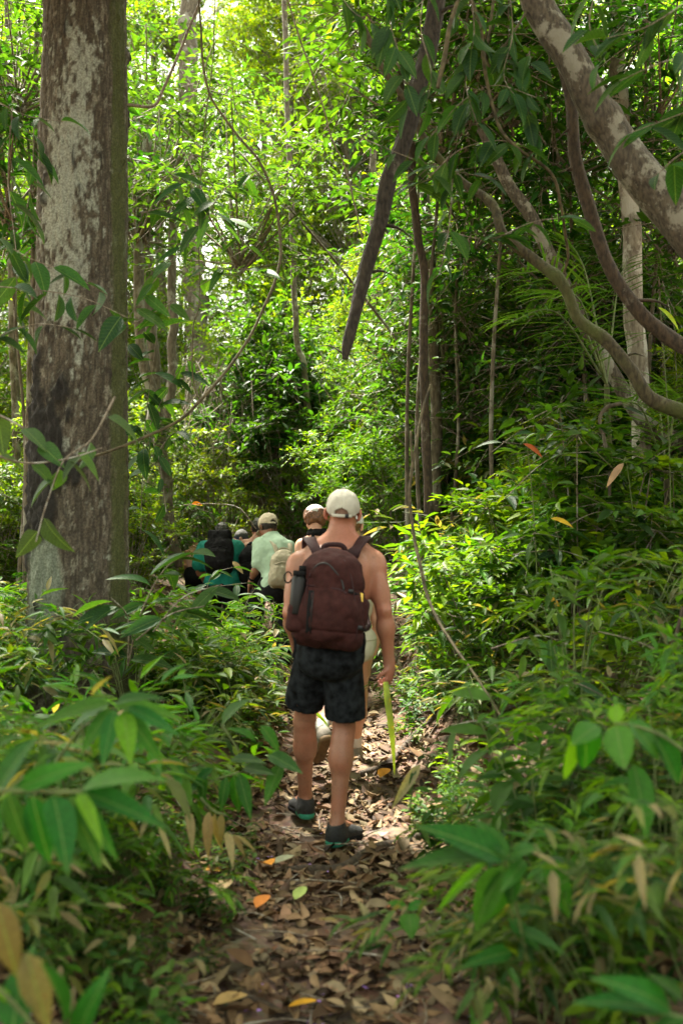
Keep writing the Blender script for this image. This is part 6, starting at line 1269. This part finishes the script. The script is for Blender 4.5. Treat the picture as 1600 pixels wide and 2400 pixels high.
near_plant('plant', 'blurred green fan of leaves at the bottom right edge', 2.0, [[(1640, 2400), (1580, 2380), (1500, 2370)]],
 [(1560, 2370, 1370, 2345, .2, 0), (1570, 2365, 1450, 2300, .24, 0), (1600, 2380, 1520, 2440, .3, 0), (1600, 2340, 1530, 2290, .3, 3)], NF, 8)
near_plant('plant', 'hanging bunch of withered straw-coloured leaves on the left path bank', 3.5, [[(470, 1870), (500, 1900), (530, 1910)]],
 [(490, 1900, 482, 2010, .3, 0), (505, 1905, 500, 2000, .28, 0), (530, 1950, 548, 2022, .3, 0), (520, 1905, 515, 1985, .3, 1), (545, 1955, 575, 2010, .3, 1), (440, 1900, 455, 1980, .3, 1), (555, 1960, 600, 2000, .2, 0)], [(.34, .26, .14), (.24, .19, .10)], 9)
near_plant('plant', 'tiny bright green seedling on the right side of the near path', 3.0, [[(960, 2200), (955, 2160), (955, 2130)]],
 [(955, 2130, 915, 2115, .4, 1), (955, 2130, 990, 2118, .4, 1), (957, 2140, 962, 2180, .5, 1), (955, 2132, 935, 2165, .5, 0)], NF, 10, 'broad')
near_plant('plant', 'pale dry leaf standing up at the right of the path by the leaf blade', 4.2, [[(960, 1900), (965, 1850)]], [(985, 1790, 925, 1895, .26, 0), (972, 1800, 960, 1860, .3, 1), (980, 1930, 1010, 1985, .3, 1)], [(.36, .33, .18), (.05, .1, .03)], 11)
# single fallen leaves and the bright ones one notices
FL = [((745, 2358, 640, 2400), 'fallen leaf, half yellow and half green, at the bottom centre of the path', (.62, .36, .02), .3), ((470, 2048, 515, 2062), 'orange fallen leaf on the left of the near path', (.55, .22, .04), .55), ((612, 2032, 636, 2048), 'small yellow-orange fallen leaf left of the path centre', (.65, .32, .03), .7), ((600, 2140, 632, 2118), 'orange fallen leaf lying below the small yellow one', (.55, .22, .03), .7), ((890, 1830, 915, 1812), 'orange-brown fallen leaf under the held leaf blade', (.5, .17, .02), .6), ((880, 2035, 930, 2062), 'broad light tan fallen leaf right of the path centre', (.46, .33, .22), .55), ((900, 1960, 875, 2030), 'pale grey fallen leaf leaning on the root', (.30, .30, .22), .4), ((640, 2035, 690, 2025), 'pale greenish fallen leaf left of the root', (.30, .32, .22), .45), ((690, 2120, 725, 2090), 'small curled lime-green fallen leaf on the path', (.35, .42, .12), .4), ((520, 2100, 545, 2070), 'tan oval fallen leaf between the two orange ones', (.42, .29, .17), .6), ((500, 2370, 580, 2360), 'wide ochre fallen leaf in the bottom left of the path', (.42, .27, .11), .5)]
for q, (pp_, lab, c, w_) in enumerate(FL):
    def ground_at(px, py):
        for D in np.arange(2.3, 9, .01):
            p = at(px, py, D)
            if p.z < tz(p.x, p.y) + .02: return np.array(p)
        return np.array(at(px, py, 3))
    a, b = ground_at(*pp_[:2]), ground_at(*pp_[2:]); d = b - a; L_ = min(.13, max(.05, np.linalg.norm(d))); a = a + [0, 0, .02]; ac = Acc()
    put_leaves(ac, a[None], (d + [0, 0, .01])[None], np.array([[.1 * (q % 3 - 1), -.1, 1.]]), np.array([L_]), np.array([max(.035, L_ * w_)]), np.array([c]), leaf_tpl(6, p_ell, .25, -.08))
    tag(link('fallen_leaf', ac.mesh('fallen_leaf', M['litter'])), lab, 'leaf')
ac = Acc(); a = np.array(at(450, 1180, 8)); put_leaves(ac, a[None], np.array([[1., .1, .0]]), np.array([[0, -1., .8]]), np.array([.085]), np.array([.04]), np.array([(.75, .24, .02)]), TPL8)
tag(link('hanging_leaf', ac.mesh('hanging_leaf', M['leaf_mid'])), 'single orange leaf caught on a twig above the pink walker', 'leaf')
acc = Acc(); tube(acc, spline(pxpath([(430, 1184, 8.02), (455, 1182, 8.01), (500, 1181, 8), (560, 1190, 8), (600, 1240, 8)]), 14), .004, 5); tag(link('twig', acc.mesh('twig', M['twig'])), 'thin twig holding the single orange leaf', 'twig')
for q, (pp_, c, lab) in enumerate((((1290, 1215, 1330, 1222), (.70, .42, .04), 'yellow dying leaf among the green leaves of the right bank'), ((1280, 1400, 1305, 1412), (.66, .36, .04), 'small orange-yellow leaf low on the right bank'), ((1225, 1040, 1262, 1056), (.45, .12, .03), 'rust-red leaf on the upper right bank'), ((1460, 1085, 1430, 1120), (.55, .38, .25), 'pale pinkish curled leaf beside the slim pale trunk'), ((1540, 720, 1585, 750), (.40, .55, .02), 'bright yellow-green leaf at the right edge'))):
    a = np.array(at(pp_[0], pp_[1], 6.0)); b = np.array(at(pp_[2], pp_[3], 5.95)); ac = Acc(); put_leaves(ac, a[None], (b - a)[None], np.array([[.1, -.8, 1.]]), np.array([np.linalg.norm(b - a) * 1.3]), np.array([.045]), np.array([c]), TPL8); rt = empty('dying_leaf', tuple(a)); tag(rt, lab, 'leaf'); link('blade', ac.mesh('blade', M['leaf_mid']), rt)
    ac = Acc(); g0 = np.array([a[0] + .08, a[1] + .1, tz(a[0] + .08, a[1] + .1)]); tube(ac, spline([a, a + [.03, .04, .0], (a + g0) / 2 + [.05, .03, .1], g0], 14), [.002, .003, .005], 5); link('stem', ac.mesh('stem', M['stem']), rt)
print('shrubs', count, 'objects', len(bpy.data.objects))
